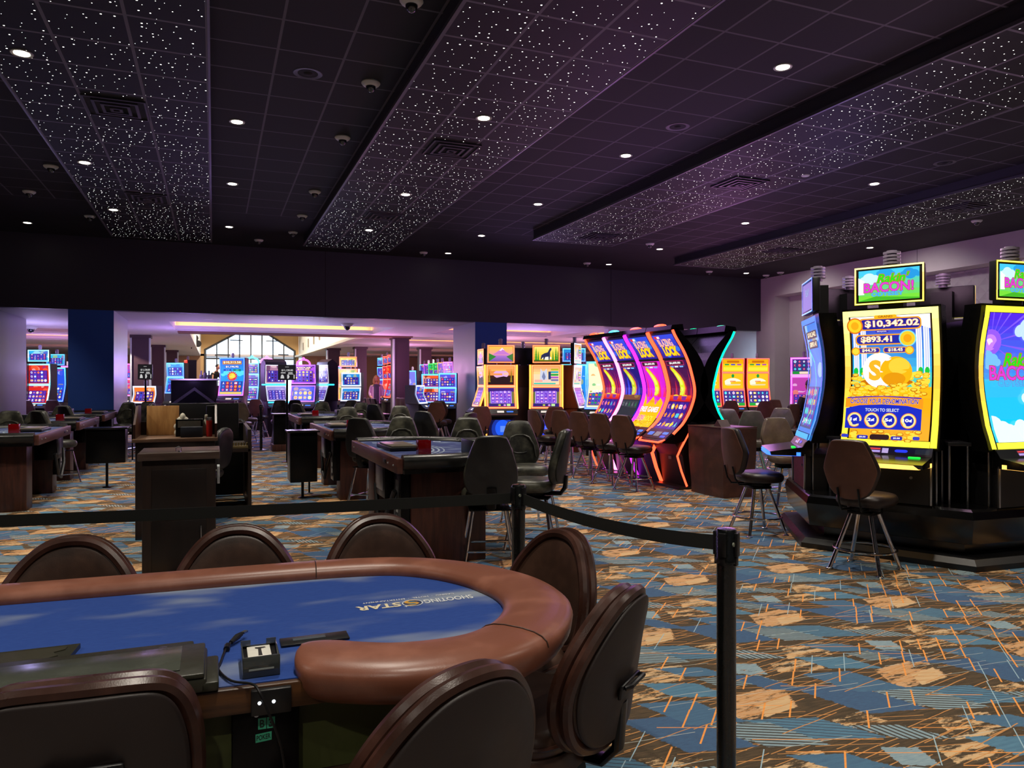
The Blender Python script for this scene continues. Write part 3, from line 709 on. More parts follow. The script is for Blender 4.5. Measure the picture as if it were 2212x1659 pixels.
def mk_poker_chair(square=False):
    t = thing('poker_chair', '', 'chair')
    o = smooth_poly([(-.15, 0), (.15, 0), (.205, .06), (.222, .16), (.218, .31), (.185, .405), (.12, .43), (-.12, .43), (-.185, .405), (-.218, .31), (-.222, .16), (-.205, .06)] if square else [(-.13, 0), (.13, 0), (.215, .06), (.25, .17), (.235, .27), (.16, .385), (.07, .448), (-.07, .448), (-.16, .385), (-.235, .27), (-.25, .17), (-.215, .06)], 3)
    bend = lambda x, y, z: (x, y-.25+1.0*x*x-.17*z, z+.44)
    def rim(k, dy): return [bend(x*k, dy, .2+(z-.2)*k) for x, z in o]
    g = G(); g.pad([(x*.95, .2+(z-.2)*.95) for x, z in o], .075, bend, edge=.12, dome=.35); b = g.build('backrest', CHAIRL, t)
    g = G(); g.tube(rim(.965, .024), .021, 8, closed=True); g.tube(rim(.975, -.016), .019, 8, closed=True); g.build('piping', leather('piping_leather', (56, 33, 26), .3), b)
    g = G(); g.pad([(x*.94, .2+(z-.2)*.94) for x, z in o], .014, lambda x, y, z: bend(x, y-.040, z), edge=.04, dome=0); g.build('rear_panel', leather('rear_vinyl', (36, 28, 27), .5, (44, 34, 32)), b)
    g = G(); g.box(-.075, .075, -.012, .0, -.022, .022, .008); 
    g.tube([(-.062, -.014, .012), (-.05, -.026, .018), (.05, -.026, .018), (.062, -.014, .012)], .008, 8)
    g.v = [Vector(bend(v.x*(1.15 if square else 1), v.y-.05, (.235 if square else .17)+v.z*(1.6 if square else 1))) for v in g.v]; g.build('back_handle', BLACK, b)
    g = G(); s = smooth_poly([(-.2, -.2), (.2, -.2), (.26, 0), (.24, .18), (.14, .25), (-.14, .25), (-.24, .18), (-.26, 0)], 3)
    g.pad([(x, -y) for x, y in s], .085, lambda x, y, z: (x, -z, .455+y), edge=.14, dome=.12); sc = g.build('seat', CHAIRL, t)
    g = G(); g.ring([[(x*k, y*k, z) for x, y in s] for k, z in ((.97, .425), (.995, .415), (.99, .365), (.93, .352))]); g.build('seat_base', CHAIRL, t)
    g = G(); g.tube([(x*.995, y*.995, .458) for x, y in s], .007, 6, closed=True); g.build('seat_piping', MATS['piping_leather'], sc)
    g = G(); g.tube([(0, -.1, .37), (0, -.25, .37), (0, -.295, .42), (0, -.305, .56)], .016, 8, sx=2.2); g.build('back_bracket', BLACKM, t)
    g = G(); g.cyl((0, 0, .10), (0, 0, .36), .03, n=16); g.cyl((0, 0, .08), (0, 0, .2), .045, n=16); g.build('pedestal', BLACKM, t)
    for k in range(5):
        a = 2*PI*k/5+.3; c, s_ = math.cos(a), math.sin(a)
        g = G(); g.tube([(c*.03, s_*.03, .115), (c*.15, s_*.15, .10), (c*.29, s_*.29, .075)], [.024, .02, .015], 8); lg = g.build('leg', BLACKM, t)
        g = G(); g.cyl((c*.29-s_*.02, s_*.29+c*.02, .03), (c*.29+s_*.02, s_*.29-c*.02, .03), .03, n=14); g.build('caster', BLACK, lg)
    return t
poker_chair = Maker(mk_poker_chair); dealer_chair = Maker(lambda: mk_poker_chair(True))

# ------------------------------------------------------------------ foreground poker table
def sweep_rail(g, path, prof_fn):
    rings = []
    K = len(path)
    for i in range(K):
        a = Vector(path[max(i-1, 0)]); b = Vector(path[min(i+1, K-1)]); tg = (b-a).normalized(); nr = Vector((tg.y, -tg.x))
        rings.append([(path[i][0]+nr.x*u, path[i][1]+nr.y*u, z) for u, z in prof_fn(i/(K-1), i)])
    g.ring(rings)
def poker_table():
    t = thing('poker_table', 'large poker table with padded brown leather rail and blue felt, in the foreground', 'table', (0, 0, 0))
    # centre line of the rail: starts at the rounded arm by the dealer, runs round the right end and away along the far side
    pts = [(.232, 2.045), (.275, 2.015), (.34, 1.97), (.46, 1.92), (.60, 1.91), (.72, 1.935), (.83, 2.01), (.92, 2.12), (.985, 2.26), (1.0, 2.41), (.97, 2.56), (.90, 2.70), (.80, 2.82), (.67, 2.91), (.50, 2.955), (.2, 2.97), (-.3, 2.97), (-.9, 2.97), (-1.3, 2.96), (-1.6, 2.85), (-1.75, 2.6), (-1.75, 2.3), (-1.6, 2.05), (-1.35, 1.93), (-1.1, 1.9)]
    P2 = []
    for i in range(len(pts)-1):
        p0, p1, p2, p3 = [Vector(pts[max(0, min(len(pts)-1, i+k))]) for k in (-1, 0, 1, 2)]
        for k in range(5):
            u = k/5; P2.append(tuple(.5*((2*p1)+(-p0+p2)*u+(2*p0-5*p1+4*p2-p3)*u*u+(-p0+3*p1-3*p2+p3)*u**3)))
    P2.append(pts[-1]); K = len(P2); AL = [0.0]
    for i in range(1, K): AL.append(AL[-1]+(Vector(P2[i])-Vector(P2[i-1])).length)
    def prof(u, i):
        l = AL[i]; wdt = .112-.034*min(1, max(0, (l-1.25)/.5)); q = 1-min(1, l/.10)
        end = math.sqrt(max(0, 1-q*q)); wdt *= max(.02, end); top = .812; r = []
        n = 18
        for k in range(n):
            a = 2*PI*k/n; x = math.cos(a); y = math.sin(a)
            ux = abs(x)**.75*(1 if x > 0 else -1); uy = abs(y)**.9*(1 if y > 0 else -1)
            lo = .085 if x > 0 else .04
            z = top-.040*max(.3, end)-.004+(.040*uy*max(.3, end) if uy > 0 else lo*uy*(max(.35, end)))
            r.append((wdt*ux, z))
        return r
    g = G(); sweep_rail(g, P2, prof); rail = g.build('padded_rail', BROWNL, t, sharp=60)
    for s in (.62, 2.05):
        g = G()
        i = min(range(K), key=lambda q: abs(AL[q]-s)); r = prof(0, i); a = Vector(P2[i-1]); b = Vector(P2[i+1]); tg = (b-a).normalized(); nr = Vector((tg.y, -tg.x)); g.tube([(P2[i][0]+nr.x*u*1.01, P2[i][1]+nr.y*u*1.01, z+.001) for u, z in r[0:10]], .0022, 5)
        g.build('rail_seam', CHAIRL, rail)
    # felt
    m, n, b = base_mat('poker_felt'); co = n.coord(); sky = n.noise(n.v('ADD', n.v('MULTIPLY', co, (2.0, 5.2, 1)), (.35, 1.4, 0)), 1.0, 2, .5); fib = n.noise(n.v('MULTIPLY', co, (40, 160, 1)), 1, 2)
    c = n.mix(fib, srgb(36, 62, 132), srgb(50, 80, 152)); c = n.mix(n.m('MULTIPLY', n.step(sky, .48, .78), .9), c, srgb(150, 160, 168))
    n.put(b.inputs['Base Color'], c); b.inputs['Roughness'].default_value = .9; b.inputs['Specular IOR Level'].default_value = .15; n.put(b.inputs['Normal'], n.bump(n.noise(co, 500, 1), .1, .002))
    inner = [(x*.985+.0, y*.99+.02) for x, y in P2[12:]] 
    felt = [(-.9, 1.94), (.40, 1.94), (.52, 1.93), (.70, 1.98), (.80, 2.05), (.90, 2.16), (.96, 2.28), (.98, 2.42), (.95, 2.56), (.88, 2.69), (.78, 2.80), (.66, 2.89), (.48, 2.94), (-1.3, 2.94), (-1.58, 2.83), (-1.72, 2.6), (-1.72, 2.3), (-1.58, 2.06), (-1.3, 1.93)]
    g = G(); g.prism(felt, .735, .76); g.build('felt_top', m, t)
    # logo woven into the felt, read from the far side
    LW = mat('felt_print_white', (218, 220, 216), .8); a = Art(1, .3)
    cream, white, gold, teal = (226, 214, 180), (214, 218, 222), (206, 152, 50), (40, 106, 140)
    a.text('SHOOTING', .0, .10, .43, .20, white, .02); a.text('STAR', .63, .09, 1.0, .205, cream, .03)
    a.ell(.53, .15, .088, .088, white, 32).ell(.53, .15, .079, .079, (30, 48, 90), 32)
    a.poly([(.60, .19), (.56, .215), (.51, .205), (.475, .17), (.49, .135), (.54, .128), (.565, .11), (.54, .085), (.50, .088), (.47, .11), (.49, .08), (.535, .068), (.585, .09), (.598, .13), (.57, .158), (.52, .165), (.505, .178), (.53, .192)], gold)
    a.ell(.535, .176, .035, .014, teal).ell(.53, .112, .03, .012, teal); a.star(.60, .225, .006, .022, 4, white)
    a.text('CASINO  ·  HOTEL  ·  ENTERTAINMENT', .13, .0, .93, .035, white, .01)
    a.mesh('logo', PRINT, t, lambda u, v, z: (.83-u*.40, 2.545-v*.42-.02*u, .7612+z*.05))
    # table body, worn wooden edge on the dealer side, cloth skirt board
    g = G(); g.box(-.95, .40, 1.922, 1.962, .692, .757, .006); g.build('wooden_edge', PLYEDGE, t)
    g = G(); g.prism([(x*.93, 2.42+(y-2.42)*.82) for x, y in felt], .60, .74); g.build('table_body', DARKWOOD, t)
    g = G(); g.box(-.95, .60, 1.985, 2.0, .50, .70); g.build('modesty_panel', mat('apron_green_lit', (66, 72, 32), .6), t)  # green light on the olive panel is put into its colour
    for x in (.35, -1.0):
        g = G(); g.box(x-.12, x+.12, 2.36, 2.62, .0, .62, .01); g.build('pedestal', DARKWOOD, t)
    # power box with socket plate and stickers
    g = G(); g.box(.105, .20, 1.904, 1.924, .690, .752, .004); pb = g.build('socket_plate', BLACK, t)
    g = G()
    for x in (.125, .158): g.ball((x, 1.904, .722), .0045, 10)
    g.build('indicator_light', glow('white_led', (235, 245, 255), 2.0), pb)
    g = G(); g.box(.06, .22, 1.942, 2.09, .33, .690, .004); bx = g.build('equipment_box', BLACKM, t)
    g = G(); g.lathe([(.001, 0), (.006, 0), (.006, .006), (.001, .006)], n=14); g.build('lock', STEEL, bx, loc=(.118, 1.944, .680), rot=(PI/2, 0, 0))
    g1, g2 = (70, 190, 150), (20, 44, 36)
    a = Art(1, .42, g1); a.text('B', .10, .06, .38, .36, g2, .03); a.rect(.47, 0, .53, .42, (30, 70, 56)); a.text('3', .62, .05, .9, .38, g2, .05)
    a.mesh('number_sticker', PRINT, bx, lambda u, v, z: (.122+u*.040, 1.9405-z*.3, .642+v*.066))
    a = Art(1, .34, g1); a.text('POKER', .06, .07, .94, .28, g2, .03); a.mesh('game_sticker', PRINT, bx, lambda u, v, z: (.116+u*.038, 1.9405-z*.3, .610+v*.062+u*.003))
    an = R(-2.5); c = Vector((.45, 2.4, 0)); t.rotation_euler = (0, 0, an); t.location = c-Matrix.Rotation(an, 3, 'Z') @ c
    return t
PT = poker_table()
# dealer tray (chip rack) with clear lid
TRAY = mat('tray_plastic', (44, 44, 34), .38, vary=.06); CLEAR = mat('scratched_clear_plastic', (70, 74, 66), .22, vary=.25, scale=14, coat=.1)
t = thing('chip_tray', 'long black plastic chip tray with scratched clear lid on the dealer side of the felt', 'tray', (0, 0, .7612))
g = G(); g.box(-.70, -.015, 1.93, 2.165, .0, .035, .008); g.box(-.70, -.05, 2.10, 2.245, 0, .030, .006); g.box(-.03, .012, 1.93, 2.12, 0, .024, .006); g.box(-.70, -.02, 1.93, 2.16, .035, .048, .005); tr = g.build('tray_body', TRAY, t)
g = G(); g.box(-.68, -.075, 1.965, 2.14, .0475, .0515, .001); g.build('clear_lid', CLEAR, t)
g = G(); g.lathe([(.001, 0), (.011, 0), (.011, .006), (.001, .007)], (-.125, 2.195, .029), 14); g.build('lock', STEEL, tr)
t = thing('shuffler_plate', 'flat black shuffler cover plate sunk in the felt at the left edge', 'casino equipment', (0, 0, .7612))
g = G(); g.prism([(-.75, 2.25), (-.36, 2.25), (-.345, 2.39), (-.75, 2.39)], 0, .012); g.build('cover_plate', TRAY, t)
g = G(); g.prism([(-.72, 2.27), (-.44, 2.27), (-.41, 2.285), (-.385, 2.30), (-.40, 2.33), (-.375, 2.345), (-.372, 2.37), (-.72, 2.37)], .012, .0145); g.build('door_panel', mat('plate_plastic', (52, 50, 38), .45), t)
# discard holder with a deck of cards
t = thing('card_holder', 'small clear and black card holder box holding white cards on the felt', 'card holder', (.112, 1.985, .7612))
g = G(); g.box(-.043, .043, .0, .14, .0, .03, .003); bb = g.build('holder_base', BLACK, t)
g = G(); g.box(-.045, .045, -.002, .004, 0, .052, .002); g.box(-.045, -.041, 0, .14, 0, .045, .001); g.box(.041, .045, 0, .14, 0, .045, .001); g.box(-.045, -.02, .138, .142, 0, .05, .001); g.box(.02, .045, .138, .142, 0, .05, .001); g.box(-.045, .045, .138, .142, 0, .036, .001); g.build('clear_sides', mat('clear_acrylic', (120, 126, 124), .06, vary=0, trans=.75), t)
g = G(); g.box(-.03, .03, -.0035, -.0015, .018, .022); g.build('front_slot', mat('slot_steel', (150, 156, 150), .4), bb)
cd = G(); cd.box(-.03, .028, .045, .135, .0301, .034, .001); tag(cd.build('playing_cards', mat('card_paper', (224, 222, 212), .5), loc=(.112, 1.985, .7612)), 'small stack of white cut cards lying in the clear holder', 'playing cards')
a = Art(1, 1); a.poly([(.42, .1), (.62, .1), (.6, .75), (.85, .8), (.8, .9), (.3, .92), (.3, .8), (.45, .74)], (30, 26, 24)); a.mesh('card_mark', PRINT, bpy.data.objects['playing_cards'], lambda u, v, z: (-.025+u*.05, .05+v*.08, .0343+z*.1))
# card slot sunk at the rail arm
t = thing('drop_slot', 'narrow black drop slot plate in the felt behind the rounded rail arm', 'slot plate', (0, 0, .7612))
g = G(); g.box(.175, .365, 2.18, 2.245, 0, .006, .002); g.build('slot_plate', BLACK, t); g = G(); g.box(.21, .30, 2.205, 2.225, .006, .0075); g.build('slot_window', mat('slot_grey', (70, 78, 84), .4), t)
# usb cable
t = thing('usb_cable', 'black usb cable lying on the felt and hanging over the wooden edge', 'cable')
g = G(); C0 = [(.045, 2.245, .772), (.03, 2.20, .768), (.018, 2.12, .766), (.012, 2.06, .766), (.04, 1.97, .767), (.085, 1.93, .768), (.10, 1.900, .762), (.118, 1.888, .72), (.14, 1.892, .66), (.155, 1.90, .60), (.16, 1.91, .52), (.12, 1.92, .45), (.02, 1.92, .42), (-.05, 1.91, .47), (-.08, 1.91, .60), (-.082, 1.925, .69)]
CC = []
for i in range(len(C0)-1):
    p0, p1, p2, p3 = [Vector(C0[max(0, min(len(C0)-1, i+k))]) for k in (-1, 0, 1, 2)]
    for k in range(4):
        u = k/4; CC.append(.5*((2*p1)+(-p0+p2)*u+(2*p0-5*p1+4*p2-p3)*u*u+(-p0+3*p1-3*p2+p3)*u**3))
g.tube(CC, .0032, 8); g.build('cord', BLACK, t)
g = G(); g.tube([(.033, 2.205, .768), (.036, 2.235, .768)], .0085, 10); g.tube([(.045, 2.245, .772), (.062, 2.275, .776), (.075, 2.29, .779)], [.006, .009, .006], 10); g.build('plug', BLACK, t)
g = G(); g.at((.083, 2.30, .780), rz=R(-38)).box(-.006, .006, -.009, .009, -.0025, .0025); g.build('connector', STEEL, t)
# poker chairs: (x, y of backrest top, facing)
PG = 'brown chairs around the poker table'
def pchair(bx, by, rz, lb, dist=.30, mk=None):
    "placed by the top of its backrest"
    (mk or poker_chair)((bx-math.sin(rz)*dist, by+math.cos(rz)*dist, 0), rz, lb, PG)
pchair(-.51, 3.36, PI-.04, 'brown padded chair behind the poker table, leftmost')
pchair(.09, 3.36, PI-.04, 'brown padded chair behind the poker table in front of the dark podium cabinet')
pchair(.70, 3.40, PI-.04, 'brown padded chair behind the poker table, right of the podium cabinet')
pchair(1.33, 2.78, R(104), 'brown padded chair at the rounded end of the poker table, beside the far post')
pchair(1.12, 1.95, R(39), 'brown padded chair seen edge-on at the right end of the poker table')
pchair(.50, 1.53, R(21), 'brown padded chair with its back to the camera at bottom centre')
pchair(-.255, 1.80, R(-4), 'brown padded dealer chair at the bottom left with a handle on its back', mk=dealer_chair)

# ------------------------------------------------------------------ belt stanchions
POSTM = mat('post_black', (16, 18, 18), .28, vary=.06, coat=.3)
def mk_post():
    t = thing('stanchion_post', '', 'stanchion')
    g = G(); g.lathe([(.001, 0), (.17, 0), (.175, .008), (.15, .018), (.05, .032), (.034, .04), (.001, .04)], n=32); g.build('base', BLACKM, t)
    g = G(); g.lathe([(.001, .03), (.0315, .03), (.0315, .905), (.036, .908), (.036, .92), (.034, .924), (.034, 1.01), (.03, 1.018), (.001, 1.02)], n=28); g.build('pole', POSTM, t)
    g = G()
    for k in range(4): g.at(rz=PI/2*k+.25).box(-.013, .013, .030, .042, .93, 1.008, .003); g.at(rz=PI/2*k+.25).box(-.010, .010, .030, .038, .90, .93, .002)
    g.build('belt_head', BLACK, t)
    g = G(); g.at((-.012, -.034, .972), rz=.3, rx=PI/2).lathe([(.001, 0), (.007, 0), (.007, .004), (.001, .004)], n=14); g.build('head_label', mat('label_grey', (150, 156, 140), .5), t)
    return t
post = Maker(mk_post)
pA = D(1569, 2.48); pB = D(1120, 3.55); pC = P(564, 972, 0)
post((pA.x, pA.y, 0), .3, 'black belt stanchion post in the right foreground', 'belt stanchions')
post((pB.x, pB.y, 0), .1, 'black belt stanchion post behind the rounded end of the poker table', 'belt stanchions')
post((pC.x, pC.y, 0), .1, 'black belt stanchion post far off on the carpet with its round base showing', 'belt stanchions')
BELT = mat('belt_webbing', (26, 28, 24), .75, vary=.1, scale=200)
def belt(p, q, z0, z1, name, lb, h=.05, sag=.03):
    p, q = Vector((p.x, p.y)), Vector((q.x, q.y)); d = (q-p).normalized(); p = p+d*.04; q = q-d*.04
    g = G(); K = 16; rings = []
    nx = Vector((-d.y, d.x))*.0012
    for i in range(K+1):
        u = i/K; c = p.lerp(q, u); z = z0+(z1-z0)*u-sag*4*u*(1-u)
        rings.append([(c.x-nx.x, c.y-nx.y, z-h/2), (c.x+nx.x, c.y+nx.y, z-h/2), (c.x+nx.x, c.y+nx.y, z+h/2), (c.x-nx.x, c.y-nx.y, z+h/2)])
    g.ring(rings, sm=False); tag(g.build(name, BELT), lb, 'belt barrier', 'retractable belts')
belt(pB, pA, .955, .965, 'barrier_belt', 'black belt stretched between the two nearest stanchion posts')
pL = Vector((-3.4, 4.05, 0))
post((pL.x, pL.y, 0), .1, 'black belt stanchion post beyond the left edge of the picture', 'belt stanchions')
belt(pL, pB, .95, .955, 'barrier_belt', 'long black belt crossing the left half of the picture to the post', sag=.02)
# ------------------------------------------------------------------ blackjack tables
BJ_RAIL = leather('table_rail_black', (22, 22, 22), .3, (40, 40, 36))
REDA = mat('red_acrylic', (150, 8, 14), .12, vary=0, trans=.35, coat=.5)
def bj_felt():
    m, n, b = base_mat('blackjack_felt'); co = n.coord()
    nz = n.noise(n.v('MULTIPLY', co, (3, 5, 1)), 1.2, 3); c = n.mix(n.step(nz, .5, .7), srgb(38, 54, 112), srgb(120, 136, 160)); n.put(b.inputs['Base Color'], c); b.inputs['Roughness'].default_value = .85; return m
BJF = bj_felt()
def mk_bj():
    "dealer edge on x=0 from y=0 to 2.1; players on +x"
    t = thing('blackjack_table', '', 'table')
    arc = [(.0, .02), (.45, .02), (.78, .16), (1.02, .42), (1.14, .75), (1.18, 1.05), (1.14, 1.35), (1.02, 1.68), (.78, 1.94), (.45, 2.08), (.0, 2.08)]
    P2 = []
    for i in range(len(arc)-1):
        p0, p1, p2, p3 = [Vector(arc[max(0, min(len(arc)-1, i+k))]) for k in (-1, 0, 1, 2)]
        for k in range(4): u = k/4; P2.append(tuple(.5*((2*p1)+(-p0+p2)*u+(2*p0-5*p1+4*p2-p3)*u*u+(-p0+3*p1-3*p2+p3)*u**3)))
    P2.append(arc[-1])
    def prof(u, i): return [(.075*math.cos(2*PI*k/14), .875+(.05 if math.sin(2*PI*k/14) > 0 else .075)*math.sin(2*PI*k/14)) for k in range(14)]
    g = G(); sweep_rail(g, P2, prof); g.build('padded_rail', BJ_RAIL, t, sharp=60)
    g = G(); g.prism(P2, .86, .885); f = g.build('felt_top', BJF, t)
    a = Art(1, 1); pale = (170, 186, 200); 
    for k in range(26):
        th = PI*(.08+.84*k/25); th2 = PI*(.08+.84*(k+.8)/25)
        for r0, r1 in ((.40, .415), (.44, .455), (.48, .49)): a.poly([(r0*math.sin(th), .5-r0*math.cos(th)), (r1*math.sin(th), .5-r1*math.cos(th)), (r1*math.sin(th2), .5-r1*math.cos(th2)), (r0*math.sin(th2), .5-r0*math.cos(th2))], pale)
    for k in range(6): 
        th = PI*(.14+.72*k/5); x, y = .80*math.sin(th), .5-.62*math.cos(th); a.ell(x, y, .035, .035, (200, 208, 214), 14).ell(x, y, .022, .022, (60, 84, 140), 12)
    a.mesh('layout_print', PRINT, f, lambda u, v, z: (u*1.2+.02, v*1.7+.2, .8852+z*.02))
    g = G(); g.box(-.05, -.0, .0, 2.1, .775, .895, .006); e = g.build('wooden_edge', MAHOGL, t)
    g = G()
    for y in (.12, .32, 1.75, 1.95): g.ball((-.052, y, .835), .009, 8)
    g.build('edge_studs', STEEL, e)
    g = G(); g.box(-.054, -.049, .40, .52, .82, .855, .002); g.build('drawer_pull', BLACK, e)
    g = G(); g.prism([(0.03, .08), (.5, .10), (.86, .30), (1.02, .75), (1.02, 1.35), (.86, 1.8), (.5, 2.0), (.03, 2.02)], .76, .86); g.build('apron', BLACKM, t)
    g = G(); g.box(.10, .75, .14, .44, 0, .77, .01); g.build('pedestal', MAHOG, t)
    g = G(); g.box(.10, .75, 1.66, 1.96, 0, .77, .01); g.build('pedestal', MAHOG, t)
    g = G(); g.box(.34, .38, .4, 1.7, .2, .77); g.build('modesty_panel', MAHOG, t)
    g = G(); g.box(-.03, .22, .55, .95, .50, .775, .006); g.build('drop_box', BLACKM, t)
    g = G(); g.box(-.036, -.03, .62, .88, .56, .76, .002); g.build('drop_box_plate', STEEL, t)
    g = G(); g.box(.02, .10, .16, .42, .25, .77, .004); cb = g.build('control_box', BLACKM, t)
    a = Art(1, 3, (46, 46, 48)); a.rect(.2, .3, .8, .75, (190, 190, 184)).rect(.2, .95, .8, 1.35, (190, 190, 184)).ell(.5, 2.4, .25, .25, (90, 90, 92)); a.mesh('control_labels', PRINT, cb, lambda u, v, z: (.0195-z*.1, .36-u*.12, .30+v*.13))
    g = G(); g.tube([(.0, .30, .60), (-.03, .42, .42), (-.03, .62, .24), (-.03, .82, .30), (-.02, .98, .58)], .022, 8); g.build('cable_loop', BLACK, t)
    return t
bj = Maker(mk_bj)
def mk_disc():
    t = thing('discard_holder', '', 'card holder')
    g = G(); g.box(-.055, .055, -.045, .045, 0, .006); g.box(-.055, -.05, -.045, .045, 0, .12, .002); g.box(.05, .055, -.045, .045, 0, .12, .002); g.box(-.055, .055, .04, .045, 0, .12, .002); g.box(-.055, .055, -.045, -.04, 0, .12, .002); g.build('acrylic_box', REDA, t); return t
disc = Maker(mk_disc)
SHUF = mat('shuffler_grey', (66, 64, 60), .4)
def mk_tray():
    t = thing('chip_tray', '', 'tray')
    g = G(); g.box(-.14, .14, -.3, .3, 0, .035, .008); g.build('tray_body', BLACK, t); g = G(); g.box(-.115, .115, -.27, .27, .035, .046, .004); g.build('lid', mat('worn_tray_lid', (104, 96, 78), .35, vary=.25, scale=9), t)
    return t
ctray = Maker(mk_tray)
def mk_shuf():
    t = thing('card_shuffler', '', 'shuffler')
    g = G(); g.box(-.10, .10, -.15, .15, 0, .13, .01); g.build('case', mat('shuffler_case', (34, 36, 38), .4), t)
    g = G(); g.box(-.07, .07, -.155, -.15, .02, .09, .003); g.build('card_slot', BLACK, t); return t
shuf = Maker(mk_shuf)
ROWS = [(1.40, 5.86, 0), (1.40, 9.55, 0), (1.41, 13.35, 0)]
LROWS = [(-1.93, 12.2, PI), (-1.95, 15.2, PI), (-1.95, 18.05, PI)]
desc = ['nearest blackjack table right of the podium, with blue felt and black padded rail', 'second blackjack table in the right row, behind the nearest one', 'third blackjack table in the right row, farthest of the three']
descl = ['blackjack table at the left edge of the picture, nearest in the left row', 'second blackjack table in the left row, behind a black cart', 'third blackjack table in the left row, before the navy pier']
ordn = ['nearest', 'second', 'third']
def table_set(x, y, rz, lb, side, k):
    bj((x, y, 0), rz, lb, 'blackjack tables')
    c, s = math.cos(rz), math.sin(rz)
    def W(u, v): return (x+c*u-s*v, y+s*u+c*v)
    yy = (lambda v: v) if rz == 0 else (lambda v: 2.1-v)
    ctray((*W(.2, yy(1.05)), .8865), rz, 'dark chip tray on the %s table of the %s row' % (ordn[k], side), 'chip trays')
    disc((*W(.28, yy(.42)), .8865), rz+.0, 'red acrylic card box standing on the %s table of the %s row' % (ordn[k], side), 'red card boxes')
    if not (side == 'right' and k == 1): shuf((*W(.72 if side == 'right' else .66, yy(.28) if side == 'right' else yy(.25)), .8865), rz+(PI/2 if side == 'left' else .0), 'dark card shuffler box on the %s table of the %s row' % (ordn[k], side), 'card shufflers')
for k, (x, y, rz) in enumerate(ROWS): table_set(x, y, rz, desc[k], 'right', k)
for k, (x, y, rz) in enumerate(LROWS): table_set(x, y, rz, descl[k], 'left', k)
# stools around them. faces table centre
TG = 'black leather stools at the card tables'
def tstool(px, d, face, lb, ztop=None):
    c = D(px, d); table_stool((c.x, c.y, 0), face, lb, TG)
def at_table(x, y, mirror, phi, lb, rad=1.02, ry=1.28, turn=0.0):
    "phi from -90 (near end) to 90 (far end) around the arc"
    cx, cy_ = (x+.28*mirror, y+1.05); a = R(phi); px_, py_ = cx+mirror*math.cos(a)*(rad+.12), cy_+math.sin(a)*ry
    rz = math.atan2(cy_-py_, cx-px_)-PI/2+turn
    table_stool((px_, py_, 0), rz, lb, TG)
def cf(a): return -YAW+R(a)
# (pixel column, depth, turn seen from the camera: 0 = back to us, 180 = front to us)
for px, d, a, lb in [
 (1056, 6.15, 6, 'black stool at the near corner of the nearest card table, chrome legs in full view'),
 (1136, 7.9, 196, 'black leather stool right of the card table, padded front turned to the camera'),
 (1152, 6.75, 76, 'black leather stool seen edge-on behind the far post, back to the right'),
 (1010, 8.75, 184, 'olive-black stool beyond the nearest card table, right one of two worn fronts'),
 (864, 8.9, 182, 'olive-black stool beyond the nearest card table, left one of two worn fronts'),
 (938, 11.2, -28, 'dark stool turned away between the two worn fronts behind the nearest card table'),
 (978, 10.6, 62, 'dark stool seen edge-on left of the silver pier base'),
 (804, 9.15, -22, 'black stool at the near end of the second right table, dark back to the camera'),
 (745, 12.6, 182, 'olive-black stool beyond the second right table, its worn front to the camera'),
 (862, 13.3, 184, 'small worn stool behind the two stools at the second right table'),
 (828, 14.8, -30, 'dark stool turned away right of the second right table'),
 (774, 15.4, 178, 'small worn stool below the row of four far stools'),
 (690, 16.0, 182, 'worn stool beyond the third right table, below the purple machine'),
 (664, 15.2, -30, 'dark small stool left of the worn one below the purple machine'),
 (745, 17.6, 160, 'small black stool below the slot machine with a blue top glass'),
 (606, 17.8, 200, 'worn stool in front of the angled silver slot machine'),
 (640, 18.6, 10, 'low dark stool below the purple machine'),
 (54, 10.9, 178, 'worn stool behind the nearest left table, pale front to the camera'),
 (124, 11.25, -24, 'black stool behind the nearest left table, dark side to the camera'),
 (14, 10.8, 205, 'worn stool behind the nearest left table, at the picture edge'),
 (114, 13.45, 178, 'worn stool behind the second left table'),
 (172, 13.6, -24, 'dark-sided stool behind the second left table'),
 (264, 15.7, 182, 'worn stool in front of the silver side of the navy pier'),
 (317, 16.2, 200, 'dark stool in front of the black slot machine at left'),
 (292, 15.0, 120, 'dark stool behind the pit podium, left of the oak board')]: tstool(px, d, cf(a), lb)

# ------------------------------------------------------------------ pit furniture
t = thing('podium_cabinet', 'dark wooden podium cabinet standing behind the poker table', 'cabinet', (-.235, 6.08, 0)); PODX = t; t.scale = (.93, 1, 1)
g = G(); g.box(-.27, .27, 0, .46, 0, .93, .004); bd = g.build('body', DARKWOOD, t)
g = G(); g.box(-.30, .30, -.03, .50, .93, .985, .006); g.build('worktop', wood('worn_top', (66, 52, 46), (92, 74, 66), .3, 0), t)
g = G(); g.box(-.20, .20, -.008, 0, .52, .86, .003); g.build('upper_panel', wood('panel_wood', (22, 15, 13), (30, 20, 17), .4), t)
g = G(); g.box(-.20, .20, -.014, 0, .06, .48, .003); dr = g.build('door', MATS['panel_wood'], t)
g = G(); g.tube([(.16, -.012, .30), (.16, -.03, .31), (.16, -.03, .42), (.16, -.012, .43)], .005, 8); g.build('handle', STEEL, dr)
g = G(); g.lathe([(.001, 0), (.011, 0), (.011, .01), (.001, .012)], n=14); g.build('lock', STEEL, dr, loc=(.16, -.012, .25), rot=(PI/2, 0, 0))
g = G(); g.lathe([(.001, 0), (.013, 0), (.010, .012), (.001, .014)], (.0, .02, .985), 14); g.tube([(-.03, .1, .986), (-.03, .1, 1.01), (-.01, .1, 1.02), (.01, .1, 1.01), (.01, .1, .986)], .004, 6); g.build('top_lock', STEEL, t)
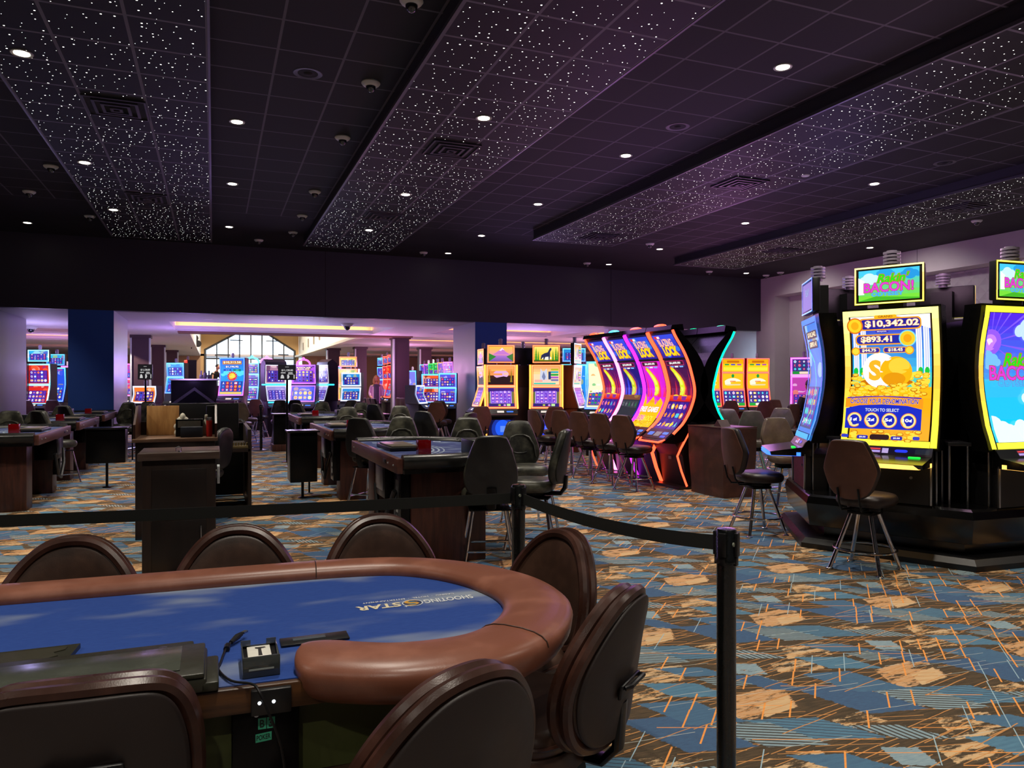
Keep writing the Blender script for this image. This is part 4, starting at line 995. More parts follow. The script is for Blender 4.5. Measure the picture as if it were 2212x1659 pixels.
# podium hutch behind it
t = thing('pit_podium', 'dark wooden pit podium with open raised hutch behind the cabinet', 'podium', (-.34, 7.95, 0)); t.scale = (.84, 1, 1)
g = G(); g.box(-.42, .42, 0, .62, 0, .93, .006); g.build('body', DARKWOOD, t)
g = G(); g.box(-.45, .45, -.03, .66, .93, .965, .006); g.build('worktop', wood('podium_top', (96, 72, 56), (130, 98, 76), .35, 0), t)
for sx in (-1, 1):
    g = G(); g.side([(0, .965), (.62, .965), (.62, 1.27), (.30, 1.27), (0, 1.10)], sx*.43-.012, sx*.43+.012); g.build('hutch_side', MAHOG, t)
g = G(); g.box(-.43, .43, .60, .625, .965, 1.10); g.build('hutch_back', DARKWOOD, t)
g = G(); g.at((-.50, 8.42, .967), rz=0, rx=R(-6)).box(-.13, .17, -.01, .01, 0, .30, .003); tag(g.build('oak_board', OAK), 'light oak board leaning upright on the pit podium', 'board')
g = G(); g.box(-.02, .02, -.02, .02, 0, .30, .004); 
g = G()
for z, r, x in ((0, .05, 0), (.06, .065, .01), (.12, .06, .03), (.15, .03, .03)): g.ball((x, 0, z+.03), (r, .05, .05), 12)
tag(g.build('tissue_bag', mat('white_plastic_bag', (206, 200, 180), .6, vary=.2, scale=20), loc=(-.32, 8.28, .966)), 'crumpled white plastic bag in front of the oak board', 'bag')
t = thing('wire_basket', 'small dark open-top frame box on the pit podium', 'box', (-.20, 8.16, .966))
g = G(); g.box(-.15, .10, -.02, .0, .0, .17, .004); g.box(-.15, .10, .10, .12, 0, .17, .004); g.box(-.15, -.14, 0, .1, 0, .17); g.box(.09, .10, 0, .1, 0, .17); g.build('frame', BLACKM, t)
g = G(); g.box(-.13, .08, -.024, -.02, .09, .155); g.build('window_strip', mat('grey_insert', (112, 108, 96), .3), t)
g = G(); g.box(-.10, .10, -.05, .05, 0, .10, .004); tag(g.build('tissue_box', mat('navy_card', (22, 26, 40), .6), loc=(-.20, 8.04, .966)), 'low dark blue box at the front of the pit podium', 'box')
t = thing('spray_bottle', 'white spray bottle of cleaner on the podium worktop', 'bottle', (-.07, 8.26, .966))
g = G(); g.lathe([(.001, 0), (.045, 0), (.048, .01), (.045, .10), (.02, .15), (.014, .17), (.001, .17)], n=18); g.build('body', mat('milky_plastic', (190, 190, 168), .4), t)
g = G(); g.box(-.014, .014, -.04, .02, .17, .21, .006); g.build('spray_head', mat('cream_plastic', (214, 208, 186), .4), t)
t = thing('red_tube_container', 'red cylinder with a metal cap standing on the podium edge', 'canister', (-.04, 8.06, .966))
g = G(); g.cyl((0, 0, 0), (0, 0, .16), .028, n=18); g.build('tube', mat('red_plastic', (176, 30, 26), .35), t); g = G(); g.cyl((0, 0, .16), (0, 0, .19), .024, n=16); g.build('cap', STEEL, t)
g = G(); g.box(-.05, .05, -.02, .02, 0, .30, .006); tag(g.build('desk_phone_stand', BLACK, loc=(-.02, 8.40, .966)), 'narrow black upright device at the back of the podium', 'device')
# computer desk farther along
t = thing('pit_desk', 'long dark pit desk behind the podium with a tall side panel', 'desk', (-.1, 9.2, 0))
g = G(); g.box(-.55, .50, 0, 1.3, .70, .74, .005); g.build('desktop', DARKWOOD, t); g = G(); g.box(.47, .51, .0, 1.6, 0, .96, .004); g.build('side_panel', DARKWOOD, t)
g = G(); g.box(-.55, -.51, 0, 1.6, 0, .96, .004); g.build('side_panel', DARKWOOD, t); g = G(); g.tube([(.1, 1.55, 1.0), (.44, 1.55, 1.0), (.49, 1.55, .97), (.49, 1.55, .80)], .02, 8); g.build('edge_rail', CHROME, t)
g = G(); g.box(-.51, .47, 1.55, 1.6, 0, .96); g.build('back_panel', BLACKM, t)
def mk_mon():
    t = thing('computer_monitor', '', 'monitor'); g = G(); g.box(-.38, .38, -.03, .0, .10, .52, .008); g.build('housing', BLACK, t); g = G(); g.box(-.03, .03, -.0, .03, .0, .2); g.box(-.12, .12, -.08, .1, 0, .012, .004); g.build('stand', BLACKM, t); return t
mon = Maker(mk_mon)
mon((-.10, 9.55, .742), 0, 'wide black computer monitor on the pit desk, back turned to the camera', 'pit monitors')
g = G(); g.box(-.12, .12, -.05, .05, 0, .03, .004)
for k in range(7): g.cyl((-.09+.03*k, 0, .03), (-.09+.03*k, 0, .065), .011, n=8)
tag(g.build('stamp_rack', mat('brass_tops', (120, 104, 70), .4, .5), loc=(.27, 9.25, .742)), 'small rack of round brass-topped stamps on the pit desk', 'rack')
g = G(); g.box(-.012, .012, -.1, .1, .0, .17, .002); tag(g.build('white_folder', mat('paper_white', (220, 226, 230), .5), loc=(.245, 8.2, .60)), 'white sheet of paper hanging at the podium side', 'paper')
bpy.data.objects['white_folder'].location = (.045, 8.1, .50)
# office chair at the desk
t = thing('office_chair', 'black office chair on casters pushed beside the podium', 'chair', (-.13, 8.92, 0), R(66))
g = G(); o_ = smooth_poly([(-.16, 0), (.16, 0), (.22, .2), (.18, .46), (-.18, .46), (-.22, .2)], 2); g.pad(o_, .08, lambda x, y, z: (x, y-.22-.1*z, z+.55), dome=.2); g.build('backrest', BLACKL, t)
g = G(); s_ = smooth_poly([(-.22, -.22), (.22, -.22), (.24, .22), (-.24, .22)], 2); g.pad(s_, .09, lambda x, y, z: (x, -z, .50+y), dome=.2); g.build('seat', OLIVEL, t)
g = G(); g.cyl((0, 0, .1), (0, 0, .46), .03); g.build('pedestal', BLACKM, t)
for k in range(5):
    a = 2*PI*k/5; g = G(); g.tube([(0, 0, .11), (.3*math.cos(a), .3*math.sin(a), .08)], [.025, .015], 8); lg = g.build('leg', BLACKM, t); g = G(); g.ball((.3*math.cos(a), .3*math.sin(a), .032), .031, 10); g.build('caster', BLACK, lg)
# black carts (covered display pedestals) beside the tables
def cart(x, y, w_, dp, z0, z1, lb, legs=1):
    t = thing('equipment_cart', lb, 'cart', (x, y, 0)); g = G(); g.box(-w_/2, w_/2, 0, dp, z0, z1, .01); g.build('case', BLACKM, t)
    g = G(); g.box(-w_/2-.03, w_/2+.03, -.03, dp+.03, z1, z1+.02, .005); g.build('top', GLOSS, t)
    for sx in ((0,) if legs == 1 else (-.2, .2)):
        g = G(); g.cyl((sx, dp*.4, 0), (sx, dp*.4, z0+.01), .018, n=12); g.lathe([(.001, 0), (.06, 0), (.06, .01), (.02, .02), (.001, .02)], (sx, dp*.4, 0), 18); g.build('leg', BLACKM, t)
    return t
cart(-1.42, 12.0, .5, .35, .36, .84, 'black cabinet on one leg beside the second left card table')
cart(1.08, 9.95, .34, .4, .22, .86, 'black equipment case beside the second right card table')
t = thing('podium_stand', 'black fluted podium on a mahogany plinth between the right tables', 'podium', (1.42, 17.1, 0)); t.scale = (.75, 1, .9); g = G(); g.box(-.27, .27, 0, .4, .16, .88, .02); g.build('body', BLACKM, t); g = G(); g.box(-.31, .31, -.03, .43, 0, .17, .008); g.build('plinth', MAHOG, t); g = G(); g.box(-.32, .32, -.05, .45, .88, .92, .01); g.build('top', GLOSS, t)
# sign screens on poles
def sign(px, pxw, y0, y1, d, lb, polebot):
    c = D(px, d); z0, z1 = zat(y1, d), zat(y0, d); w_ = pxw*d/FPX/2
    t = thing('table_sign_screen', lb, 'screen', (c.x, c.y, 0), -YAW*.4)
    g = G(); g.box(-w_, w_, -.03, .02, z0, z1, .006); hs = g.build('housing', BLACK, t)
    g = G(); g.cyl((0, .02, .02), (0, .02, z0+.1), .02, n=10); g.build('pole', BLACKM, t); g = G(); g.lathe([(.001, 0), (.10, 0), (.10, .012), (.03, .03), (.001, .03)], n=20); g.build('foot', BLACKM, t)
    W = (220, 220, 220); a = Art(1, 1, (34, 32, 36)); a.text('$11,130.00', .18, .56, .86, .72, W, .03).rect(.4, .86, .62, .90, (170, 170, 170)).rect(.14, .44, .42, .50, W).rect(.58, .44, .84, .50, W).rect(.56, .36, .88, .40, W)
    a.poly([(.12, .08), (.34, .08), (.32, .24), (.26, .34), (.18, .34), (.14, .22)], W).poly([(.52, .06), (.60, .06), (.66, .2), (.60, .34), (.52, .34)], W).rect(.9, .06, .96, .34, W)
    a.mesh('screen', SCREEN_LO, t, lambda u, v, z: (-w_*.94+u*w_*1.88, -.0305-z, z0+.01+v*(z1-z0-.02)))
sign(314, 29, 787, 820, 16.5, 'black jackpot sign screen on a pole at left, in front of a slot machine', 0)
sign(620, 37, 788, 821, 14.2, 'black jackpot sign screen on a pole in the middle of the hall', 0)
# thin stanchion-like poles near the tables
for px, py, d, zt, lb in ((297, 994, None, 1.0, 'thin pole left of the podium, nearer the podium'), (286, 996, None, 1.0, 'thin pole left of the podium, farther one'), (668, 1067, None, .86, 'thin dark pole with round foot before the second right table'), (622, 1008, None, .9, 'thin dark pole with round foot farther up the aisle')):
    c = P(px, py, 0); t = thing('thin_pole', lb, 'pole', (c.x, c.y, 0)); g = G(); g.cyl((0, 0, .01), (0, 0, zt), .013, n=10); g.build('shaft', BLACKM, t); g = G(); g.lathe([(.001, 0), (.06, 0), (.055, .01), (.02, .02), (.001, .02)], n=18); g.build('foot', STEEL, t)
g = G(); g.box(-.3, .3, -.2, .2, 0, .02, .004); tag(g.build('floor_outlet_plate', mat('plate_brass', (186, 140, 62), .4), loc=P(695, 1072, 0)), 'small tan cover plate on the carpet by the second right table', 'floor plate'); bpy.data.objects['floor_outlet_plate'].scale = (.4, .35, 1)
# ------------------------------------------------------------------ slot machines.  local frame: the player stands at -y, x runs to the player's right
def interp(pts):
    pts = sorted(pts)
    def f(z):
        if z <= pts[0][0]: return pts[0][1]
        for i in range(len(pts)-1):
            if z <= pts[i+1][0]:
                p0 = pts[max(i-1, 0)]; p1, p2 = pts[i], pts[i+1]; p3 = pts[min(i+2, len(pts)-1)]
                u = (z-p1[0])/(p2[0]-p1[0]); return .5*((2*p1[1])+(-p0[1]+p2[1])*u+(2*p0[1]-5*p1[1]+4*p2[1]-p3[1])*u*u+(-p0[1]+3*p1[1]-3*p2[1]+p3[1])*u**3)
        return pts[-1][1]
    return f
def lerpc(a, b, t): return tuple(x+(y-x)*t for x, y in zip(a, b))
def frame_art(w, h, fw, cols, n=10, core=True):
    "LED frame as an open ring of bars; cols = (top, middle, bottom)"
    a = Art(w, h)
    def c(t): return lerpc(cols[2], cols[1], t*2) if t < .5 else lerpc(cols[1], cols[0], t*2-1)
    for i in range(n):
        y0, y1 = h*i/n, h*(i+1)/n; a.rect(0, y0, fw, y1, c((i+.5)/n)); a.rect(w-fw, y0, w, y1, c((i+.5)/n))
    a.rect(fw, h-fw, w-fw, h, cols[0]); a.rect(fw, 0, w-fw, fw, cols[2])
    if core:
        e, f2 = fw*.3, fw*.7
        for i in range(n):
            y0, y1 = max(e, h*i/n), min(h-e, h*(i+1)/n); cc = lerpc(c((i+.5)/n), (255, 255, 225), .45); a.rect(e, y0, f2, y1, cc); a.rect(w-f2, y0, w-e, y1, cc)
        cc = lerpc(cols[0], (255, 255, 225), .45); a.rect(f2, h-f2, w-f2, h-e, cc); a.rect(f2, e, w-f2, f2, cc)
    return a
WHT, BLK = (250, 250, 250), (10, 10, 14)
def rakin_logo(a, x0, y0, w, h):
    a.text("Rakin'", x0+w*.28, y0+h*.60, x0+w*.86, y0+h*1.0, (40, 220, 30), .03, (200, 90, 30), .07, skew=.25)
    a.text('BACON!', x0+w*.02, y0+h*.20, x0+w*.99, y0+h*.62, (222, 60, 214), .02, (168, 84, 60), .055)
    a.text('ODYSSEY', x0+w*.17, y0+h*.02, x0+w*.80, y0+h*.20, (60, 190, 240), .03, (120, 40, 190), .06)
def cloud(a, x, y, s, col=(220, 240, 252)):
    for dx, dy, r in ((-.9, 0, .6), (-.2, .3, .85), (.6, .1, .7), (1.2, -.15, .45), (.1, -.2, .8)): a.ell(x+dx*s, y+dy*s, r*s, r*s*.8, col, 16)
def coins(a, x0, y0, x1, y1, n, r=.03):
    for k in range(n):
        t = 1-k/n; x = a.rnd.uniform(x0, x1); y = y0+(y1-y0)*t; a.ell(x, y, r*1.5, r*.8, a.rnd.choice([(250, 196, 20), (230, 150, 10), (255, 220, 60), (196, 116, 8)]), 10).ell(x, y+r*.12, r*1.1, r*.5, (255, 214, 70), 8)
def art_denom():
    a = Art(1, 1.56); a.grad(0, 0, 1, 1.56, (240, 170, 20), (250, 190, 30), 3); a.grad(0, .70, 1, 1.56, (30, 200, 230), (40, 60, 200), 8)
    a.rect(0, .66, 1, .84, (60, 200, 190))
    for x in (.02, .12, .82, .91): a.rect(x, .78, x+.07, 1.45, (236, 240, 252)).rect(x+.02, .78, x+.03, 1.45, (176, 184, 230)).rect(x+.045, .78, x+.055, 1.45, (176, 184, 230))
    a.poly([(0, 1.56), (.5, 1.56), (0, 1.38)], (250, 250, 255)).poly([(1, 1.56), (.5, 1.56), (1, 1.38)], (250, 250, 255)).poly([(.12, 1.50), (.5, 1.56), (.88, 1.50), (.8, 1.47), (.2, 1.47)], (210, 110, 40))
    for x in (.05, .13, .87, .95): a.ell(x, .86, .03, .05, (30, 190, 60), 10)
    coins(a, .02, .52, .98, .86, 130); 
    # plain gold and white money sack, standing in the coins
    a.ell(.50, .72, .33, .05, (196, 110, 10)).ell(.42, .87, .22, .22, (250, 246, 250), 28).ell(.62, .85, .20, .19, (246, 180, 20), 28).ell(.66, .92, .13, .10, (252, 206, 60), 24).ell(.60, .76, .14, .08, (226, 150, 16), 20)
    a.text('S', .28, .74, .44, 1.0, (240, 180, 40), .05); coins(a, .1, .54, .9, .70, 40)
    a.rr(.19, 1.365, .96, 1.515, .05, (250, 160, 20)).rr(.21, 1.38, .945, 1.50, .045, (34, 30, 150)); a.text('$10,342.02', .27, 1.395, .93, 1.487, (255, 246, 210), .03, (230, 140, 20), .06)
    a.ell(.14, 1.43, .105, .10, (220, 110, 20), 24).ell(.14, 1.43, .088, .084, (255, 206, 40), 24).ell(.14, 1.43, .05, .05, (244, 170, 20), 16)
    a.rr(.39, 1.51, .67, 1.55, .02, (250, 180, 30)); a.text('GRAND', .44, 1.517, .62, 1.543, (140, 70, 10), .02); a.rr(.40, 1.335, .56, 1.36, .01, (60, 40, 170)); a.text('MAJOR', .42, 1.34, .54, 1.355, WHT, .02)
    a.rr(.14, 1.185, .82, 1.315, .05, (250, 160, 20)).rr(.155, 1.20, .80, 1.30, .045, (34, 40, 160)); a.text('$893.41', .21, 1.21, .60, 1.292, (255, 240, 200), .03, (230, 140, 20), .06)
    a.ell(.79, 1.255, .105, .10, (120, 220, 230), 24).ell(.79, 1.255, .09, .086, (255, 200, 40), 24).ell(.79, 1.255, .05, .05, (240, 160, 20), 16)
    for x0, x1, s, cx in ((.16, .45, '$44.75', .14), (.49, .78, '$18.45', .81)): a.rr(x0, 1.08, x1, 1.155, .03, (250, 170, 30)).rr(x0+.01, 1.09, x1-.01, 1.145, .025, (60, 36, 150)); a.text(s, x0+.06, 1.096, x1-.05, 1.14, (255, 240, 200), .04); a.ell(cx, 1.11, .055, .053, (240, 150, 20), 18).ell(cx, 1.11, .042, .04, (255, 214, 60), 16)
    a.poly([(.02, .40), (.02, .52), (.5, .545), (.98, .52), (.98, .40), (.5, .455)], (250, 150, 30)).poly([(.04, .53), (.3, .545), (.5, .55), (.7, .545), (.96, .53), (.96, .515), (.5, .54), (.04, .515)], (70, 40, 170))
    a.text('CHOOSE YOUR DENOMINATION', .08, .452, .92, .515, (30, 40, 190), .02, (255, 226, 170), .045, skew=.1)
    a.poly([(.03, .14), (.03, .39), (.2, .43), (.5, .445), (.8, .43), (.97, .39), (.97, .14)], (28, 44, 190)); a.text('TOUCH TO SELECT', .28, .355, .70, .395, (200, 210, 250), .03, (20, 20, 100), .06)
    for x, s in ((.15, '1¢'), (.37, '2¢'), (.59, '5¢'), (.82, '10¢')): a.ell(x, .25, .095, .093, (236, 130, 30), 28).ell(x, .25, .087, .085, (255, 226, 150), 28).ell(x, .25, .066, .064, (30, 40, 180), 28); a.text(s, x-.035-.01*len(s), .225, x+.035+.01*len(s)-.02, .275, WHT, .04)
    coins(a, .02, .01, .98, .12, 26); a.rr(.22, .02, .36, .065, .02, (40, 40, 170)).rr(.38, .015, .62, .08, .03, (46, 22, 26)).rr(.64, .02, .78, .065, .02, (40, 40, 170)).rr(.02, .03, .11, .07, .015, (50, 60, 190)).rr(.90, .03, .98, .07, .015, (50, 60, 190)); a.text('$0.00', .25, .032, .33, .053, WHT, .02); a.text('$0.88', .67, .032, .75, .053, WHT, .02); return a
def art_sky():
    a = Art(1, 1.56); a.grad(0, 0, 1, .8, (20, 200, 240), (50, 190, 250), 3); a.grad(0, .75, 1, 1.56, (60, 150, 240), (84, 40, 230), 10)
    for k in range(9): an = -.5+k*.35; a.poly([(.08, 1.2), (.08+.8*math.cos(an), 1.2+.8*math.sin(an)), (.08+.8*math.cos(an+.05), 1.2+.8*math.sin(an+.05))], (130, 90, 245))
    a.ell(.06, 1.2, .2, .16, (150, 90, 240)).ell(.06, 1.2, .12, .10, (200, 130, 245)).ell(.05, 1.2, .06, .05, (255, 220, 255))
    cloud(a, .70, 1.35, .16, (196, 224, 250)); cloud(a, .05, .98, .13, (120, 190, 250)); cloud(a, .8, .52, .14); 
    for x, y, s in ((.05, .12, .2), (.3, .05, .17), (.5, .14, .13), (.7, .06, .16), (.95, .12, .18)): cloud(a, x, y, s, (228, 242, 250))
    rakin_logo(a, .02, .66, .94, .42); return a
def art_topper():
    a = Art(1, .57); a.grad(0, 0, 1, .57, (120, 220, 60), (70, 200, 245), 6); cloud(a, .2, .40, .12, (200, 236, 250)); cloud(a, .85, .45, .11, (40, 150, 220)); cloud(a, .45, .5, .1, (40, 160, 226))
    a.rect(.0, .12, .1, .36, (240, 244, 236)).poly([(0, .36), (.12, .36), (0, .44)], (250, 250, 246)); a.poly([(0, 0), (.3, .08), (1, .02), (1, 0)], (70, 180, 40))
    rakin_logo(a, .08, .07, .84, .42); return a
def art_reels(seed, bg, cols, w=1, h=1.56, top=None, price=None, cells=(5, 4), boxes=((80, 40, 160), (60, 60, 190))):
    a = Art(w, h, bg); a.rnd = random.Random(seed); r = a.rnd
    for k in range(7): a.ell(r.uniform(0, w), r.uniform(h*.4, h), r.uniform(.08, .2), r.uniform(.05, .16), lerpc(bg, r.choice(cols), .5), 12)
    if price:
        for i, s in enumerate(price):
            y = h*(.90-.09*i); ww = w*(.40-.06*i); a.rr(w/2-ww, y-.035*h, w/2+ww, y+.035*h, .02, (40, 16, 40)); a.text(s, w/2-ww*.8, y-.025*h, w/2+ww*.8, y+.025*h, (255, 236, 190), .03)
    if top: a.text(top[0], w*.1, h*top[1], w*.9, h*top[2], top[3], .03, top[4], .07)
    hh = h*.42 if h > w else h*.72
    a.rect(w*.06, h*.04, w*.94, hh, lerpc(bg, (0, 0, 20), .5)); a.symbols(w*.08, h*.06, w*.92, hh-.01, *cells, cols, boxes); return a
# ---- machine parts shared by the builders
def body_curved(t, W, yf, z0, z1, thick, m=BLACKM, n=14, wb=None):
    wb = wb or W; g = G(); rings = []
    for i in range(n+1):
        z = z0+(z1-z0)*i/n; y = yf(z)+.012; tk = thick(z); rings.append([(-W/2, y, z), (W/2, y, z), (wb/2, y+tk, z), (-wb/2, y+tk, z)])
    g.ring(rings, sm=False); return g.build('body', m, t)
def screen_curved(t, art, W, z0, z1, yf, m=SCREEN, name='screen', lift=.0005, off=.0, cuts=10):
    k = W/art.w; kz = (z1-z0)/art.h
    return art.mesh(name, m, t, lambda u, v, z: (-W/2+u*k, yf(z0+v*kz)-off-z, z0+v*kz), cuts, lift)
def candle(t, x, z, y=.1, r=.07):
    g = G()
    for k in range(4): g.lathe([(.001, 0), (r, 0), (r, .018), (.001, .018)], (x, y, z+.03*k), 16)
    g.cyl((x, y, z-.03), (x, y, z+.12), r*.6, n=12); return g.build('signal_light', mat('candle_plastic', (150, 140, 160), .3, vary=.05), t)
# ---- tall-screen pod machine
def pod_machine(t, art, cols, topart, rail, dim=SCREEN, back=False):
    yf = interp([(.93, -.13), (1.15, -.06), (1.5, 0), (1.8, -.005), (2.15, -.06)]); W = .77
    body_curved(t, W+.03, yf, .93, 2.16, lambda z: .16, BLACKM)
    g = G(); g.prism([(-.36, .10), (.36, .10), (.15, .58), (-.15, .58)], .48, 2.04); g.build('cabinet', BLACKM, t)
    g = G(); g.prism([(-.34, -.16), (.34, -.16), (.34, .2), (-.34, .2)], .479, .82)
    ft = g.build('front_cabinet', BLACK, t)
    g = G(); g.lathe([(.001, 0), (.012, 0), (.012, .012), (.001, .012)], n=14); g.build('lock', STEEL, ft, loc=(.20, -.16, .70), rot=(PI/2, 0, 0))
    for sx in (-1, 1):
        g = G(); g.box(sx*.375-.008, sx*.375+.008, -.10, -.085, .48, .93, .003); g.build('corner_pole', STEEL, t)
        g = G(); g.box(sx*.352-.008, sx*.352+.008, -.175, -.155, .48, .82, .003); g.build('corner_pole', STEEL, t)
    g = G(); g.side([(-.47, .805), (-.10, .80), (-.05, .90), (-.13, .955), (-.18, .885), (-.48, .84)], -.36, .36); dk = g.build('console', GLOSS, t)
    g = G(); g.prism([(-.365, -.20), (-.33, -.47), (-.22, -.495), (.22, -.495), (.33, -.47), (.365, -.20), (.34, -.20), (.30, -.44), (-.30, -.44), (-.34, -.20)], .80, .835); g.build('console_light', rail, t)
    a = Art(1, .2, (12, 12, 14)); a.rect(.30, .03, .45, .17, (60, 30, 50)).rect(.31, .12, .44, .155, (220, 60, 60)).rect(.31, .05, .44, .10, (170, 150, 220)).rect(.46, .04, .53, .16, (180, 160, 210)).rr(.60, .07, .74, .14, .03, (40, 60, 240)).rect(.82, .04, .97, .16, (26, 34, 34))
    a.mesh('player_display', SCREEN, dk, lambda u, v, z: (-.36+u*.72, -.18+v*.22-z-.004, .885+v*.33))
    g = G(); g.box(.20, .29, -.265, -.235, .872, .884, .004); g.build('spin_button', glow('green_button', (20, 230, 60), 2.2), dk)
    screen_curved(t, frame_art(1, 1.50, .065, cols, 12, False), W, .955, 2.14, yf, SCREEN_HI, 'light_frame', off=.006)
    screen_curved(t, art, W-.13, 1.01, 2.085, yf, dim, off=.004)
    # top monitor on a short post
    tz0, tz1, tw = 2.19, 2.52, .56
    g = G(); g.box(-tw/2, tw/2, -.08, -.01, tz0, tz1, .01); g.box(-.10, .10, -.01, .10, 2.0, tz1-.06); tm = g.build('top_monitor', BLACK, t)
    frame_art(tw, tz1-tz0, .014, cols, 4).mesh('monitor_light', SCREEN_HI, tm, lambda u, v, z: (-tw/2+u, -.0825-z, tz0+v))
    if topart: k = (tw-.07); topart.mesh('monitor_screen', dim, tm, lambda u, v, z: (-k/2+u*k, -.0815-z, tz0+.03+v*(tz1-tz0-.06)/.57))
    candle(t, 0, tz1+.02, .02)
    return t
PODC = Vector((6.37, 5.30, 0)); PR = .95
YEL = ((255, 246, 150), (250, 170, 60), (255, 240, 60)); BLU = ((60, 120, 250), (40, 70, 235), (60, 150, 255)); YEL2 = ((255, 244, 60), (230, 170, 70), (250, 240, 60))
RAILY = glow('deck_yellow', (255, 190, 90), 2.2); RAILB = glow('deck_blue', (50, 110, 255), 2.6)
PG2 = 'tall portrait slot machines round the black pod'
def pod(theta, art, cols, top, rail, lb, dim=SCREEN):
    rz = -YAW-R(theta); n = Vector((math.sin(rz), -math.cos(rz), 0)); t = thing('slot_machine', lb, 'slot machine', PODC+n*PR, rz, PG2)
    return pod_machine(t, art, cols, top, rail, dim)
pod(42, art_denom(), YEL, art_topper(), RAILY, 'tall yellow-lit slot machine reading CHOOSE YOUR DENOMINATION under a $10,342.02 jackpot')
pod(-18, art_sky(), YEL2, art_topper(), RAILY, 'tall yellow-lit slot machine with a blue sky screen at the right picture edge')
a3 = art_reels(5, (40, 120, 220), [(250, 180, 40), (240, 250, 250), (60, 220, 200), (230, 120, 60)], price=['$10,342', '$893.41'])
a3.line(.2, 1.25, .62, 1.0, .02, (20, 250, 180)).line(.62, 1.0, .78, .7, .02, (20, 250, 180)).line(.78, .7, .7, .3, .02, (20, 250, 180)).line(.7, .3, .4, .1, .02, (20, 250, 180))
pod(102, a3, BLU, Art(1, .57, (30, 60, 90)).text('PLAY', .3, .3, .7, .45, (40, 140, 110)), RAILB, 'blue-lit curved slot machine seen almost edge-on at the left of the black pod')
for th, w_ in ((162, 'rear left'), (222, 'rear'), (282, 'rear right')): pod(th, Art(1, 1.56, (120, 60, 160)), YEL, None, RAILY, 'back-turned slot machine of the black pod, %s one' % w_)
t = thing('pod_base', 'wide black hexagonal platform carrying the ring of tall slot machines', 'platform', PODC, -YAW-R(42))
def hexa(ap, off=0): return [(ap/math.cos(PI/6)*math.cos(PI/3*k+off), ap/math.cos(PI/6)*math.sin(PI/3*k+off)) for k in range(6)]
g = G(); g.prism(hexa(1.20), 0, .045); g.ring([[(x, y, z) for x, y in hexa(ap)] for ap, z in ((1.20, .045), (1.16, .09), (1.02, .10))], sm=False, cap0=False); g.build('floor_step', BLACK, t)
g = G(); g.ring([[(x, y, z) for x, y in hexa(ap)] for ap, z in ((.98, .09), (.98, .17), (1.12, .20), (1.15, .40), (1.13, .46), (1.10, .478))], sm=False); g.build('plinth', GLOSS, t)
g = G(); g.ring([[(x, y, z) for x, y in hexa(ap, 0)] for ap, z in ((.33, .47), (.33, 2.0), (.28, 2.06))], sm=False); g.build('core', BLACKM, t)
for k in range(6):
    a = PI/3*k; c, s = math.cos(a), math.sin(a); g = G(); g.at(rz=a).box(.60, 1.03, -.09, .09, .97, 1.0, .004); sh = g.build('corner_shelf', BLACK, t)
    for u, v_ in ((1.0, -.07), (1.0, .07), (.86, -.08)): g = G(); g.at(rz=a).cyl((u, v_, .47), (u, v_, .975), .010, n=8); g.build('shelf_pole', STEEL, sh)

